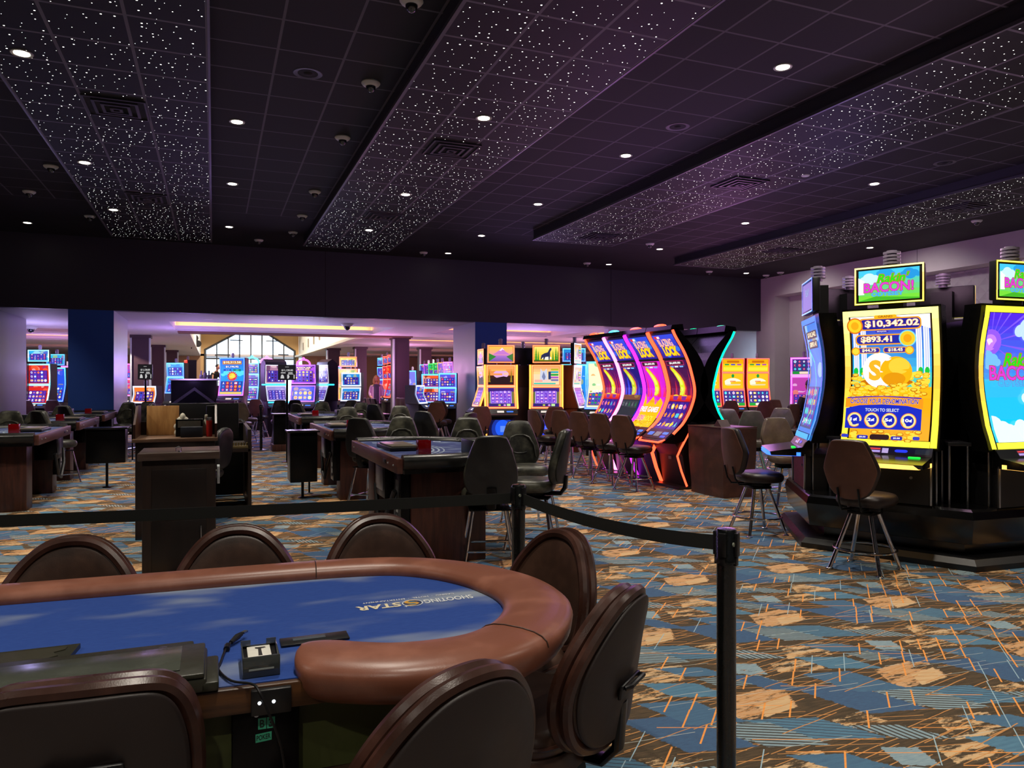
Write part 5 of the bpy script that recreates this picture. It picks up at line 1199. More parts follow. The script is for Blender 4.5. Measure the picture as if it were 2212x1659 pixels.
# ---- curved bank machines
def swoosh(a, x, y, s, body, edge):
    "a burning, curving yellow flame"
    P0 = [(-.46, .72), (-.28, .66), (-.10, .52), (.10, .34), (.26, .10), (.30, -.16), (.24, -.40), (.06, -.52), (-.12, -.50), (-.10, -.36), (-.06, -.16), (-.08, .06), (-.20, .26), (-.34, .46), (-.48, .60)]
    a.poly([(x+px*s*1.22+.02*s, y+py*s*1.08) for px, py in P0], edge); a.poly([(x+px*s, y+py*s) for px, py in P0], body); a.poly([(x+(px*.55+.03)*s, y+(py*.7)*s) for px, py in P0], lerpc(body, (255, 255, 160), .5))
def art_blaze(k):
    bg = [(120, 10, 150), (40, 30, 170), (220, 30, 220), (90, 20, 110)][k]; a = Art(1, 2.35, (24, 14, 50)); r = a.rnd = random.Random(20+k)
    a.grad(.03, .05, .97, 1.70, lerpc(bg, (230, 30, 20), .5) if k in (0, 3) else bg, lerpc(bg, (10, 0, 30), .45 if k != 2 else .05), 8)
    for i in range(9): a.poly([(x := r.uniform(.05, .95), .8), (x+.03, 1.0+r.uniform(0, .5)), (x+.09, .8)], lerpc(bg, (240, 40, 30) if k != 1 else (60, 90, 250), .6))
    # logo panel
    a.grad(.03, 1.76, .97, 2.30, (40, 30, 150), (50, 70, 220), 5)
    for i in range(7): a.ell(r.uniform(.1, .9), r.uniform(1.8, 2.25), .1, .06, (40, 60+15*i, 225), 12)
    a.text('BLAZING', .18, 2.03, .80, 2.20, (255, 190, 180), .03, (170, 70, 60), .06).text('LOCK', .22, 1.81, .86, 2.03, (255, 214, 20), .05, (214, 120, 10), .09); a.rr(.12, 2.21, .36, 2.27, .01, (220, 50, 60)); a.rr(.24, 2.215, .35, 2.265, .01, (250, 240, 240))
    a.rect(0, 1.71, 1, 1.755, (12, 8, 24)); a.rr(.10, 1.58, .88, 1.69, .02, (200, 40, 90)).rr(.115, 1.592, .865, 1.678, .015, (60, 14, 50)); a.text(['$6,600.00', '$33,000.00', '$6,600.00', '$6,600.00'][k], .24, 1.605, .74, 1.665, (250, 244, 244), .04)
    for x in (.24, .44, .66): a.rr(x, 1.53, x+.16, 1.565, .012, (120, 170, 240) if x != .44 else (230, 230, 250))
    swoosh(a, .52, 1.13, .56, (214, 232, 40) if k != 1 else (190, 210, 40), (250, 120, 40))
    if k in (0, 3):
        a.grad(.03, .72, .97, .86, (220, 40, 20), (240, 80, 30), 3)
        for x in (.3, .68): a.ell(x, .84, .12, .035, (250, 196, 40)).poly([(x-.12, .84), (x+.12, .84), (x+.08, .74), (x-.08, .74)], (130, 40, 150)).rect(x-.11, .79, x+.11, .81, (250, 190, 60))
        a.rect(.03, .05, .97, .70, (44, 24, 120)); a.symbols(.05, .07, .95, .69, 5, 3, [(250, 210, 40), (240, 120, 160), (80, 200, 220), (250, 240, 220), (255, 150, 40)], [(60, 30, 140), (74, 40, 160)])
    elif k == 1: a.rect(.03, .05, .97, .74, (46, 48, 58)); a.rect(.03, .70, .97, .84, (120, 70, 50)); a.ell(.4, .80, .14, .04, (150, 110, 60)).ell(.75, .80, .14, .04, (150, 110, 60)); a.symbols(.06, .50, .94, .68, 5, 1, [(40, 120, 70), (110, 112, 120), (80, 82, 90)], [(60, 64, 72)]); a.rect(.3, .16, .8, .2, (190, 190, 196)).text('$2.50', .36, .1, .66, .15, WHT)
    else:
        a.poly([(.03, .05), (.97, .05), (.97, .66), (.80, .78), (.62, .60), (.45, .82), (.2, .60), (.03, .9)], (255, 190, 20)); coins(a, .05, .06, .95, .3, 26)
        a.text('LOCK FOR', .35, .66, .80, .72, (240, 130, 30), .03).text('FREE GAMES', .06, .42, .94, .56, (255, 250, 236), .05, (220, 80, 30), .09, skew=.1).text('BLAZING', .10, .22, .46, .34, (250, 60, 130), .03, WHT, .06).text('LOCK', .52, .20, .92, .34, (255, 230, 60), .05, (210, 110, 20), .09)
    return a
LENSC = {'red': (255, 70, 40), 'blue': (60, 190, 255), 'green': (0, 200, 130), 'purple': (180, 30, 220), 'pink': (255, 120, 220)}
def bank_machine(t, art, cl, cr, cap, W=.66, lit=True):
    yf = interp([(.70, -.52), (.78, -.36), (.92, -.20), (1.10, -.08), (1.35, 0), (1.62, -.05), (1.90, -.16), (2.27, -.38)])
    body_curved(t, W, yf, .74, 2.26, lambda z: .07+.15*math.sin(PI*min(1, max(0, (2.27-z)/1.3)))**.8, BLACKM)
    g = G(); g.side([(-.13, .03), (.16, .03), (.14, .9), (-.05, .95), (-.36, .74), (-.34, .66), (-.20, .46)], -W/2+.03, W/2-.03); b = g.build('base_cabinet', BLACK, t)
    g = G(); g.box(-.035, .035, -.215, -.205, .40, .44); g.build('ticket_plate', STEEL, b)
    g = G(); g.side([(-.56, .66), (-.52, .69), (-.36, .80), (-.2, .93), (-.1, .93), (-.1, .7), (-.34, .64)], -W/2+.01, W/2-.01); dk = g.build('console', GLOSS, t)
    a = Art(1, .4, (20, 20, 24)); a.rr(.10, .12, .32, .26, .03, (60, 120, 230)).rect(.38, .10, .62, .28, (120, 120, 124)).rr(.68, .18, .9, .28, .03, (60, 130, 240)).rr(.70, .05, .9, .14, .03, (50, 90, 230)); a.mesh('button_panel', SCREEN, dk, lambda u, v, z: (-.3+u*.6, -.50+v*.42, .705+v*.32+z+.004))
    g = G(); g.tube([(-W/2+.02, -.50, .70), (-W/2+.08, -.575, .668), (W/2-.08, -.575, .668), (W/2-.02, -.50, .70)], .014, 8); g.build('console_light', glow('bank_'+cr, LENSC[cr], 4.2), t)
    if lit:
        screen_curved(t, art, W-.10, .80, 2.22, yf, SCREEN, off=.004, cuts=16)
    for sx, c in ((-1, cl), (1, cr)):
        g = G(); pts = [(sx*(W/2-.012), yf(.78+1.46*i/22)-.012, .78+1.46*i/22) for i in range(23)]; g.tube(pts, .019, 8); g.build('edge_light', glow('bank_'+c, LENSC[c], 4.2), t)
        g = G(); g.tube([(sx*(W/2-.015), -.10, .80), (sx*(W/2-.015), -.24, .58), (sx*(W/2-.015), -.30, .47), (sx*(W/2-.015), -.23, .25), (sx*(W/2-.015), -.14, .04)], .015, 8); g.build('lower_light', glow('bank_'+c, LENSC[c], 4.2), t)
    g = G(); g.side([(-.42, 2.25), (-.40, 2.31), (-.22, 2.33), (-.20, 2.24)], -W/2, W/2); cp = g.build('top_cap', BLACKM, t)
    g = G(); g.ball((-.06, -.34, 2.32), (.15, .05, .03), 12); g.build('top_lens', glow('bank_'+cap, LENSC[cap], 4.5), cp)
    g = G(); g.side([(-.30, 0), (.16, 0), (.16, .03), (-.28, .035)], -W/2-.02, W/2+.02); g.build('foot_plate', BLACK, t)
    return t
BG = 'curved slot machines in the four-machine bank'
info = [('red', 'pink', 'red', 'farthest'), ('pink', 'purple', 'blue', 'second from the far end'), ('purple', 'red', 'red', 'third from the far end'), ('red', 'red', 'red', 'nearest')]
for k in range(4):
    cl, cr, cap, w_ = info[k]
    t = thing('slot_machine', 'curved slot machine of the BLAZING LOCK bank, %s, %s top light' % (w_, 'blue' if cap == 'blue' else 'red'), 'slot machine', (6.35, 11.265-.675*k, 0), -PI/2, BG); bank_machine(t, art_blaze(k), cl, cr, cap)
for k in range(2):
    t = thing('slot_machine', ('green-edged curved slot machine turned away, behind the nearest bank machine', 'black curved slot machine turned away, mostly hidden by the bank')[k], 'slot machine', (6.64, 9.24+.675*k, 0), PI/2); bank_machine(t, art_blaze(1), 'green', 'green', 'green')
# brown covered box
t = thing('covered_box', 'large box under a fitted brown vinyl cover beside the nearest curved machine', 'box', (6.12, 8.0, 0))
CV = leather('cover_vinyl', (70, 42, 34), .42, (92, 56, 44)); g = G(); rings = []
for z, e in ((0, -.02), (.12, -.02), (.5, .005), (.82, .01), (.90, .012), (.918, .0), (.92, -.03)):
    rings.append([(-e, -e, z), (.26, -e-.012*(z < .8), z), (.52+e, -e, z), (.52+e, .38, z), (.52+e, .74+e, z), (.2, .74+e, z), (-e, .74+e, z), (-e-.02*(z < .8), .4, z)])
g.ring(rings, sm=False); g.build('cover', CV, t)
g = G(); g.tube([(-.013, -.013, .915), (.533, -.013, .915), (.533, .753, .915), (-.013, .753, .915)], .007, 6, closed=True); g.build('cover_hem', CV, t)
g = G(); g.side([(0, 0), (.16, 0), (.08, .09)], -.08, .08); g.build('peak', CV, t, loc=(.2, .2, .918))

# ---- stacked-screen machines
def stack_machine(t, W, screens, cols, mt, belly=None, topper=None, depth=.5, base=(28, 24, 28), deckz=.86, cand=True, side=None, fw=.045, hi=SCREEN_HI):
    """screens: list of (z0, z1, art, material)"""
    zb, zt = min(s[0] for s in screens)-fw, max(s[1] for s in screens)+fw
    yf = interp([(zb-.1, -.16), ((zb*2+zt)/3, -.04), ((zb+zt)/2, 0), (zt, -.02)])
    body_curved(t, W, yf, zb, zt, lambda z: depth*.55-yf(z), mt)
    g = G(); g.box(-W/2+.03, W/2-.03, -.10, depth*.55, .0, zb, .005); bs = g.build('base_cabinet', mt, t)
    g = G(); g.side([(-.30, deckz-.06), (-.10, deckz-.06), (-.10, zb), (-.15, zb), (-.20, deckz+.02), (-.31, deckz-.03)], -W/2+.01, W/2-.01); dk = g.build('console', BLACK, t)
    a = Art(1, .25, (30, 28, 30)); a.rect(.34, .06, .56, .2, (220, 210, 200)).rr(.64, .08, .86, .18, .03, (60, 120, 240)); a.mesh('button_panel', SCREEN, dk, lambda u, v, z: (-W/2+u*W, -.25+v*.3-z-.006, deckz-.0+v*.28+z))
    for z0, z1, art, m in screens:
        w2 = W-.02; frame_art(w2, z1-z0+2*fw, fw, cols, 8).mesh('light_frame', hi, t, lambda u, v, z, z0=z0: (-w2/2+u, yf(z0-fw+v)-.006-z, z0-fw+v), 4)
        ws = W-.02-2*fw; k, kz = ws/art.w, (z1-z0)/art.h; art.mesh('screen', m, t, lambda u, v, z, z0=z0, k=k, kz=kz: (-ws/2+u*k, yf(z0+v*kz)-.003-z, z0+v*kz), 4)
    if belly is not None: a = Art(1, .5, (8, 10, 60)); a.ell(.55, .2, .45, .4, lerpc((8, 10, 60), belly, .5), 20).ell(.55, .22, .3, .28, belly, 20).rect(.45, .1, .65, .3, lerpc(belly, WHT, .3)); a.mesh('belly_glass', SCREEN, bs, lambda u, v, z: (-W*.4+u*W*.8, -.102-z, .40+v*.64))
    if side is not None:
        for sx in (-1, 1):
            g = G(); g.tube([(sx*(W/2+.012), yf(zb+(zt-zb)*i/12)+.01, zb+(zt-zb)*i/12) for i in range(13)], .02, 8); g.build('edge_light', side, t)
            g = G(); g.tube([(sx*(W/2-.01), -.11, .15), (sx*(W/2-.01), -.13, .7)], .014, 8); g.build('lower_light', side, t)
    if topper:
        z0, z1, art, tc = topper; h = z1-z0
        g = G(); g.box(-W*.44, W*.44, -.02, .06, z0, z1, .008); g.box(-.08, .08, .03, .1, zt-.05, z0+.1); tp = g.build('top_monitor', BLACK, t)
        frame_art(W*.88, h, .03, tc, 3).mesh('monitor_light', hi, tp, lambda u, v, z: (-W*.44+u, -.0225-z-v*.0, z0+v)); k = W*.88-.07
        art.mesh('monitor_screen', screens[0][3], tp, lambda u, v, z: (-k/2+u*k/art.w, -.0215-z, z0+.035+v*(h-.07)/art.h)); zt = z1
    if cand: candle(t, 0, zt+.02, .05, .045)
    return t
def art_peak():
    a = Art(1, .62); a.grad(0, .2, 1, .62, (240, 150, 170), (255, 190, 70), 7); a.poly([(.15, .28), (.40, .45), (.55, .58), (.68, .42), (.9, .28)], (196, 120, 200)).poly([(.42, .46), (.55, .58), (.64, .47), (.56, .5), (.5, .44)], (240, 216, 236))
    a.grad(0, 0, 1, .26, (120, 90, 170), (170, 110, 200), 4); a.poly([(0, 0), (.3, .2), (0, .34)], (50, 130, 50)).poly([(1, 0), (.72, .2), (1, .34)], (60, 120, 50)); return a
def pine(a, x, y, s, c):
    for k in range(4): a.poly([(x-.1*s*(1-k*.18), y+k*.2*s), (x+.1*s*(1-k*.18), y+k*.2*s), (x, y+(.42+k*.2)*s)], c)
def art_wolf():
    a = Art(1, .62); a.grad(0, 0, 1, .62, (220, 190, 40), (250, 226, 110), 6); a.ell(.52, .14, .2, .08, (250, 244, 220))
    for x, s in ((.08, .55), (.17, .42), (.78, .42), (.90, .55), (.98, .45)): pine(a, x, .04, s, (40, 140, 40))
    a.rect(0, 0, 1, .05, (60, 90, 30)); a.poly([(.26, .06), (.30, .26), (.42, .34), (.56, .38), (.64, .54), (.70, .58), (.72, .50), (.66, .40), (.66, .24), (.64, .06), (.60, .06), (.59, .2), (.46, .18), (.42, .06), (.38, .06), (.38, .18), (.30, .10)], (40, 44, 80)); return a
def art_midA():
    a = Art(1, .68, (60, 30, 20)); a.grad(0, .35, 1, .68, (220, 130, 60), (240, 160, 90), 4); a.ell(.5, .40, .3, .16, (220, 170, 220)).rect(.12, .52, .7, .58, (240, 180, 90)).rect(.1, .36, .55, .43, (250, 150, 80)); a.poly([(0, 0), (1, 0), (1, .24), (.6, .32), (0, .2)], (40, 24, 26)); a.text('WIN', .6, .36, .78, .46, (255, 210, 60)); 
    for x in (.05, .9): pine(a, x, .1, .5, (150, 120, 30))
    return a
def art_midB():
    a = Art(1, .68, (250, 214, 170)); a.grad(0, .4, 1, .68, (250, 210, 140), (240, 170, 110), 3); a.poly([(.25, .12), (.28, .62), (.35, .52), (.44, .52), (.52, .62), (.56, .12)], (200, 206, 224)).poly([(.33, .3), (.4, .5), (.48, .3), (.42, .14)], (120, 130, 170)); a.rect(.58, .2, .68, .5, (40, 60, 110))
    for k, c in enumerate([(180, 180, 40), (40, 170, 190), (30, 160, 60), (170, 90, 190), (110, 110, 170)]): a.rr(.68, .54-k*.1, .97, .61-k*.1, .02, c)
    a.rr(.05, .1, .36, .19, .02, (250, 170, 160)).rr(.40, .1, .66, .19, .02, (240, 200, 190)).rect(.02, .02, .86, .07, (40, 190, 170)); return a
def art_low(seed):
    a = Art(1, .70, (60, 30, 120)); a.rnd = random.Random(seed); a.rect(0, .58, 1, .70, (226, 140, 100)); a.poly([(0, .12), (.12, .12), (.08, .58), (0, .58)], (90, 110, 50)).poly([(.92, .58), (.9, .12), (1, .12), (1, .58)], (110, 110, 60)); a.rect(.08, .12, .9, .6, (190, 160, 240))
    a.symbols(.1, .13, .88, .59, 5, 4, [(180, 160, 250), (150, 110, 230), (220, 190, 250), (240, 160, 220)], [(110, 50, 200)]); a.rect(0, 0, 1, .11, (40, 20, 110)).ell(.42, .055, .05, .03, (190, 200, 60)).ell(.62, .055, .05, .03, (220, 150, 230)).rr(.7, .02, .84, .1, .02, (190, 230, 150)); return a
ORG = ((255, 110, 40), (255, 120, 30), (255, 90, 30)); REDC = ((255, 60, 40), (255, 40, 30), (255, 60, 40)); PNK = ((240, 80, 240), (200, 40, 250), (250, 120, 240)); GRN = ((40, 230, 80), (20, 200, 60), (60, 240, 90)); CYA = ((60, 200, 255), (40, 130, 255), (60, 90, 250)); PUR = ((150, 60, 255), (110, 40, 240), (190, 80, 255)); BLP = ((40, 130, 255), (60, 90, 250), (250, 60, 220)); WHB = ((200, 200, 220), (150, 160, 190), (190, 190, 210)); TEA = ((90, 220, 240), (60, 190, 230), (80, 200, 255))
WOLFB = mat('copper_cabinet', (120, 62, 34), .4, .3); DKCAB = mat('dark_cabinet', (26, 20, 24), .4, .3); SILC = mat('silver_cabinet', (150, 150, 160), .35, .5)
ORGL = glow('wolf_orange', (255, 150, 60), 3.0)
def far(px, d, lb, name='slot_machine', turn=0.0, group=None):
    c = D(px, d); return thing(name, lb, 'slot machine', (c.x, c.y, 0), -YAW+R(turn), group)
t = far(1082, 15.9, 'orange-framed slot machine with a mountain peak on its top screen', turn=8); stack_machine(t, .66, [(1.00, 1.40, art_low(1), SCREEN), (1.46, 1.84, art_midA(), SCREEN)], ORG, DKCAB, (30, 90, 250), (1.92, 2.30, art_peak(), ORG), side=ORGL)
t = far(1180, 15.9, 'orange-framed slot machine with a howling wolf on its top screen', turn=-4); stack_machine(t, .66, [(1.00, 1.40, art_low(2), SCREEN), (1.46, 1.84, art_midB(), SCREEN)], ORG, DKCAB, (30, 60, 250), (1.92, 2.30, art_wolf(), ORG), side=ORGL)
t = far(1128, 16.6, 'dark slot machine backs between the two orange-framed machines', turn=200); stack_machine(t, .6, [(1.46, 1.84, art_midB(), SCREEN)], ORG, DKCAB, None, (1.90, 2.27, art_wolf(), CYA))
t = far(1040, 17.3, 'orange-edged slot machine seen from the side, left of the mountain screen machine', turn=-72); stack_machine(t, .6, [(1.00, 1.40, art_low(3), SCREEN), (1.46, 1.84, art_midA(), SCREEN)], ORG, WOLFB, None, (1.92, 2.28, art_peak(), ORG), side=ORGL)
t = far(1246, 16.4, 'copper-sided slot machine seen edge-on right of the howling wolf machine', turn=68); stack_machine(t, .6, [(1.00, 1.40, art_low(4), SCREEN), (1.46, 1.84, art_midB(), SCREEN)], WHB, WOLFB, None, (1.92, 2.36, art_midB(), WHB))
def art_gold():
    a = Art(1, .62, (250, 206, 20)); a.rect(0, .4, 1, .62, (236, 170, 10)).text('88 FORTUNES', .12, .45, .88, .56, (150, 60, 10), .03); 
    a.L.pop(); a.rr(.2, .45, .8, .56, .03, (200, 110, 10))
    for x, c in ((.2, (40, 150, 60)), (.5, (60, 70, 190)), (.8, (170, 60, 160))): a.rr(x-.11, .32, x+.11, .39, .03, c)
    a.rect(.04, .05, .96, .22, (255, 226, 60)); return a
def art_cream():
    a = Art(1, .66, (250, 190, 30)); a.ell(.5, .26, .42, .2, (252, 246, 214), 24).ell(.5, .18, .36, .1, (224, 214, 170), 20).ell(.5, .56, .07, .08, (30, 150, 60)).rect(.36, .30, .64, .34, (230, 120, 60)); return a
def art_small(seed): a = Art(1, .62, (70, 50, 130)); a.rnd = random.Random(seed); a.symbols(.02, .14, .98, .60, 5, 3, [(220, 210, 240), (80, 200, 220), (250, 190, 60), (230, 90, 130)], [(50, 40, 110)]); a.rect(0, 0, 1, .12, (30, 140, 50)).rr(.3, .02, .7, .11, .03, (250, 210, 190)); return a
for k, (px, w_) in enumerate(((1531, 'leftmost, half hidden'), (1583, 'middle'), (1637, 'rightmost'))):
    t = far(px, 21.2, 'red-lit slot machine with three stacked screens before the pink wall, %s' % w_, turn=4); stack_machine(t, .68, [(.86, 1.28, art_small(30+k), SCREEN_HI), (1.34, 1.76, art_cream(), SCREEN), (1.82, 2.16, art_gold(), SCREEN)], REDC, mat('red_cabinet', (120, 20, 20), .4), None, None, fw=.035, deckz=.74)
t = far(1737, 17.5, 'pink-edged slot machine behind the blue-lit curved one by the right wall', turn=-25); stack_machine(t, .62, [(.95, 1.62, art_reels(7, (180, 60, 160), [WHT, (250, 160, 60), (80, 80, 220), (250, 90, 120)], 1, 1.1), SCREEN), (1.70, 2.05, art_small(8), SCREEN)], PNK, DKCAB, None, None)
# --- machines of the hall beyond
def many(px, d, W, zs, cols, lb, bgc, sc, turn=0.0, price=None, cab=DKCAB, topc=None, fw=.04, cand=True, seed=None, top=None):
    t = far(px, d, lb, turn=turn); seed = seed or px
    S = []
    for z0, z1 in zs: h = (z1-z0)/(W-.02-2*fw); S.append((z0, z1, art_reels(seed+int(z0*10), bgc, sc, 1, h, top if z0 == zs[0][0] else None, price if z1 == max(z[1] for z in zs) and h > 1 else None, (5, 3) if h < 1.2 else (5, 4)), SCREEN))
    stack_machine(t, W, S, cols, cab, None, (zs[-1][1]+.1, zs[-1][1]+.42, art_reels(seed+3, topc, sc, 1, .55), cols) if topc else None, fw=fw, cand=cand); return t
MIX = [WHT, (250, 190, 50), (60, 210, 230), (240, 70, 120), (90, 90, 230)]
many(84, 20.5, .66, [(.95, 1.42), (1.48, 1.98)], ((120, 230, 255), (255, 255, 255), (80, 200, 255)), 'red-screened slot machine with a white-blue curved edge between the left piers', (210, 40, 30), [(250, 200, 160), (255, 120, 60), (120, 40, 160), WHT], topc=(40, 170, 230))
many(35, 20.2, .5, [(.95, 1.42), (1.48, 1.98)], REDC, 'red slot machine half hidden behind the leftmost pier', (210, 40, 30), [(250, 200, 160), (255, 120, 60)], turn=20)
many(121, 21.5, .6, [(1.0, 1.9)], CYA, 'blue slot machine right of the red-screened one, between the left piers', (40, 80, 220), MIX, topc=(40, 180, 230))
many(143, 24, .55, [(1.0, 1.5), (1.56, 2.0)], PNK, 'pink and orange slot machine at the edge of the navy pier', (230, 90, 60), MIX)
many(283, 25, .5, [(1.1, 1.6), (1.65, 2.1)], PNK, 'purple slot machine in the gap right of the navy pier', (200, 40, 120), MIX)
many(313, 19.2, .62, [(1.02, 1.38)], WHB, 'black slot machine with orange reels behind the left sign screen', (240, 120, 40), [(30, 30, 30), (255, 200, 120), WHT])
many(379, 24, .58, [(1.2, 1.65), (1.72, 2.1)], CYA, 'blue slot machine beside the dark columns left of the atrium', (40, 140, 240), [WHT, (120, 220, 255), (60, 60, 220)])
many(403, 27, .5, [(1.55, 2.28)], REDC, 'red curved slot machine left of the bar', (250, 60, 60), [(255, 120, 120), (255, 200, 190)], turn=-55)
def art_sun():
    a = Art(1, 1.56, (30, 150, 230)); a.grad(0, .9, 1, 1.56, (40, 160, 235), (50, 110, 230), 4)
    for i in range(8): a.ell(.1+.12*i, .9+.05*(i % 3), .12, .1, (90, 220, 240), 12)
    a.rr(.08, 1.32, .92, 1.48, .02, (190, 120, 50)); a.text('$10,313.58', .12, 1.35, .88, 1.46, (255, 244, 200), .03, (140, 60, 10), .06); a.rr(.18, 1.15, .82, 1.28, .02, (60, 110, 200)); a.text('$1,196.92', .22, 1.17, .78, 1.26, WHT, .03, (90, 90, 120), .06)
    a.rr(.12, 1.03, .46, 1.11, .02, (40, 60, 180)).rr(.54, 1.03, .88, 1.11, .02, (20, 120, 110)); a.text('$100', .22, 1.045, .38, 1.095, (120, 190, 250)).text('$50', .66, 1.045, .78, 1.095, (120, 230, 180))
    a.star(.5, .80, .17, .25, 14, (210, 40, 70)).ell(.5, .80, .15, .15, (250, 190, 40), 24).ell(.5, .80, .11, .11, (255, 220, 80), 20)
    a.rnd = random.Random(4); a.rect(.03, .12, .97, .58, (30, 60, 150)); a.symbols(.05, .13, .95, .57, 5, 3, [(60, 150, 230), (240, 90, 170), (250, 150, 60), (240, 240, 250)], [(40, 70, 170), (150, 30, 90)]); a.rect(.03, .02, .97, .11, (250, 200, 90)); return a
t = far(502, 22, 'tall blue and magenta framed slot machine showing $10,313.58 above a sun'); stack_machine(t, .76, [(1.16, 2.20, art_sun(), SCREEN)], BLP, DKCAB, None, None, fw=.035, deckz=1.0)
g = G(); g.box(-.36, .36, -.33, -.29, .86, .90); g.build('deck_light', glow('magenta_deck', (230, 60, 230), 4.0), t)
def arch(px, d, cols, lb, bgc):
    t = many(px, d, .46, [(1.0, 1.34), (1.40, 1.74), (1.80, 2.08)], cols, lb, bgc, [WHT, (250, 230, 120), (80, 230, 120), (230, 120, 200)], cand=False)
    g = G(); g.tube([(.22*math.cos(PI*i/12), -.02, 2.12+.17*math.sin(PI*i/12)) for i in range(13)], .03, 8); g.ball((0, -.02, 2.32), .05, 10); g.build('arch_light', glow('arch_'+lb[:4], cols[0], 3.0), t)
arch(545, 23.5, ((90, 200, 255), (60, 130, 240), (60, 120, 240)), 'blue arch-topped slot machine beside the tall sun machine', (120, 120, 200)); arch(577, 24, ((250, 120, 230), (60, 230, 90), (30, 210, 60)), 'green-edged arch-topped slot machine with a pink arch', (30, 190, 70)); arch(656, 25.5, ((250, 90, 230), (200, 80, 230), (190, 80, 220)), 'pink arch-topped slot machine behind the middle sign screen', (180, 90, 180))
def angled(px, d, turn, lb, W=.62):
    t = far(px, d, lb, turn=turn)
    stack_machine(t, W, [(1.02, 1.40, art_reels(px, (150, 140, 200), [(210, 190, 230), (170, 150, 220)], 1, .75), SCREEN), (1.50, 1.98, art_reels(px+1, (170, 120, 150), [(250, 230, 220), (60, 30, 60)], 1, .8), SCREEN)], WHB, DKCAB, None, None, cand=False, fw=.02)
    g = G(); g.tube([(-W/2-.01, .15, 1.45), (-W/2-.01, -.05, 1.45), (W/2+.01, -.05, 1.45), (W/2+.01, .15, 1.45)], .018, 8); g.tube([(-W/2, -.24, .96), (W/2, -.24, .96)], .018, 8); g.build('light_bar', glow('cyan_bar', (40, 200, 255), 4.0), t)
    g = G(); g.side([(-.05, 2.0), (.25, 2.0), (.25, 2.05), (.1, 2.16), (-.03, 2.08)], -W/2, W/2); g.build('top_cap', DKCAB, t)
angled(595, 21, 42, 'angled silver slot machine with a cyan light bar left of the middle sign screen'); angled(699, 21, -48, 'angled dark-sided slot machine with a cyan light bar right of the purple one')
t = far(656, 20.3, 'purple slot machine with magenta light bars right of the middle sign screen'); stack_machine(t, .68, [(1.02, 1.40, art_reels(61, (40, 60, 190), [(250, 170, 60), (250, 220, 120), (250, 120, 60)], 1, .66, cells=(4, 2), boxes=((60, 90, 220),)), SCREEN_HI), (1.50, 1.96, art_reels(62, (150, 60, 210), [(250, 200, 60), (40, 10, 40)], 1, .78, price=['$469.28', '$46.77']), SCREEN_HI)], PUR, DKCAB, None, None, cand=False, fw=.03)
many(722, 24, .5, [(1.0, 1.5), (1.56, 2.0)], PNK, 'small pink and cyan slot machine left of the yellow one', (60, 190, 200), MIX)
many(752, 23.5, .62, [(1.0, 1.44), (1.52, 1.90)], ORG, 'yellow-framed slot machine with a bright yellow top screen', (240, 200, 60), [(250, 240, 120), (60, 160, 80), WHT], topc=(240, 200, 50))
many(759, 20.5, .56, [(1.04, 1.34), (1.44, 1.74)], WHB, 'slot machine with a blue top glass in front of the yellow-framed one', (40, 140, 220), [WHT, (250, 200, 90), (20, 30, 80)], cand=False)
for px, d, c, lb in ((822, 30.5, CYA, 'thin blue curved slot machine behind the woman'), (834, 28.6, REDC, 'red neon curved slot machine right of the woman'), (844, 27.2, REDC, 'red curved slot machine beside the brown column')): many(px, d, .5, [(1.0, 1.6), (1.66, 2.1)], c, lb, (90, 60, 180) if c is CYA else (220, 40, 40), MIX, turn=-52, topc=(240, 80, 70) if c is REDC else (60, 180, 230))
many(889, 27, .5, [(1.0, 1.9)], CYA, 'blue curved slot machine right of the brown column', (120, 120, 230), MIX, turn=-35)
many(932, 20.5, .56, [(1.0, 1.34), (1.40, 1.70)], CYA, 'blue-framed slot machine with orange reels left of the silver pier', (240, 90, 40), [(250, 180, 60), WHT, (60, 20, 20)], cand=False); many(967, 20, .5, [(1.0, 1.34), (1.40, 1.72)], CYA, 'blue slot machine half hidden by the silver pier', (90, 80, 220), MIX, cand=False)
for k, (px, c, w_) in enumerate(((914, TEA, 'cyan'), (923, PNK, 'pink'), (933, GRN, 'green'), (943, GRN, 'second green'), (953, ORG, 'orange'), (969, PNK, 'large pink'))): many(px, 24.2+.72*(5-k), .36 if k < 5 else .5, [(1.3, 1.72), (1.8, 2.15)], c, '%s-lit slot machine of the colourful row left of the silver pier' % w_, (90, 60, 180) if c is not GRN else (30, 170, 70), MIX, turn=-45, fw=.03)
many(1240, 17.8, .62, [(1.0, 1.90)], CYA, 'blue slot machine with a rearing white horse glass right of the wolf machine', (40, 140, 230), MIX, topc=(30, 130, 210)); many(1263, 20.5, .58, [(1.02, 1.52), (1.60, 1.95)], PNK, 'pink-framed slot machine left of the curved bank', (220, 120, 190), [(250, 220, 240), (250, 160, 80), (120, 40, 110)]); many(1291, 15.4, .5, [(1.0, 1.9)], CYA, 'slot machine with green and orange glass half hidden by the curved bank', (250, 240, 200), [(240, 130, 30), (30, 170, 80), WHT], turn=-30)
many(906, 19.5, .5, [(1.0, 1.4)], WHB, 'grey-sided slot machine seen from the side left of the silver pier', (60, 80, 200), MIX, turn=70, cab=SILC, cand=False)
# wall of red and white candles lights seen above the machines
# ---- coloured point lamps added in mid-air, standing in for the glow of the signs
def lamp(name, loc, col, w_, r=.25):
    l = bpy.data.lights.new(name, 'POINT'); l.energy = w_; l.color = srgb(*col)[:3]; l.shadow_soft_size = r; o = bpy.data.objects.new(name, l); COL.objects.link(o); o.location = loc
# ------------------------------------------------------------------ stools at the slot machines
SG = 'brown stools at the slot machines'
def st(px, d, rz, lb, mk=slot_stool): c = D(px, d); mk((c.x, c.y, 0), rz, lb, SG)
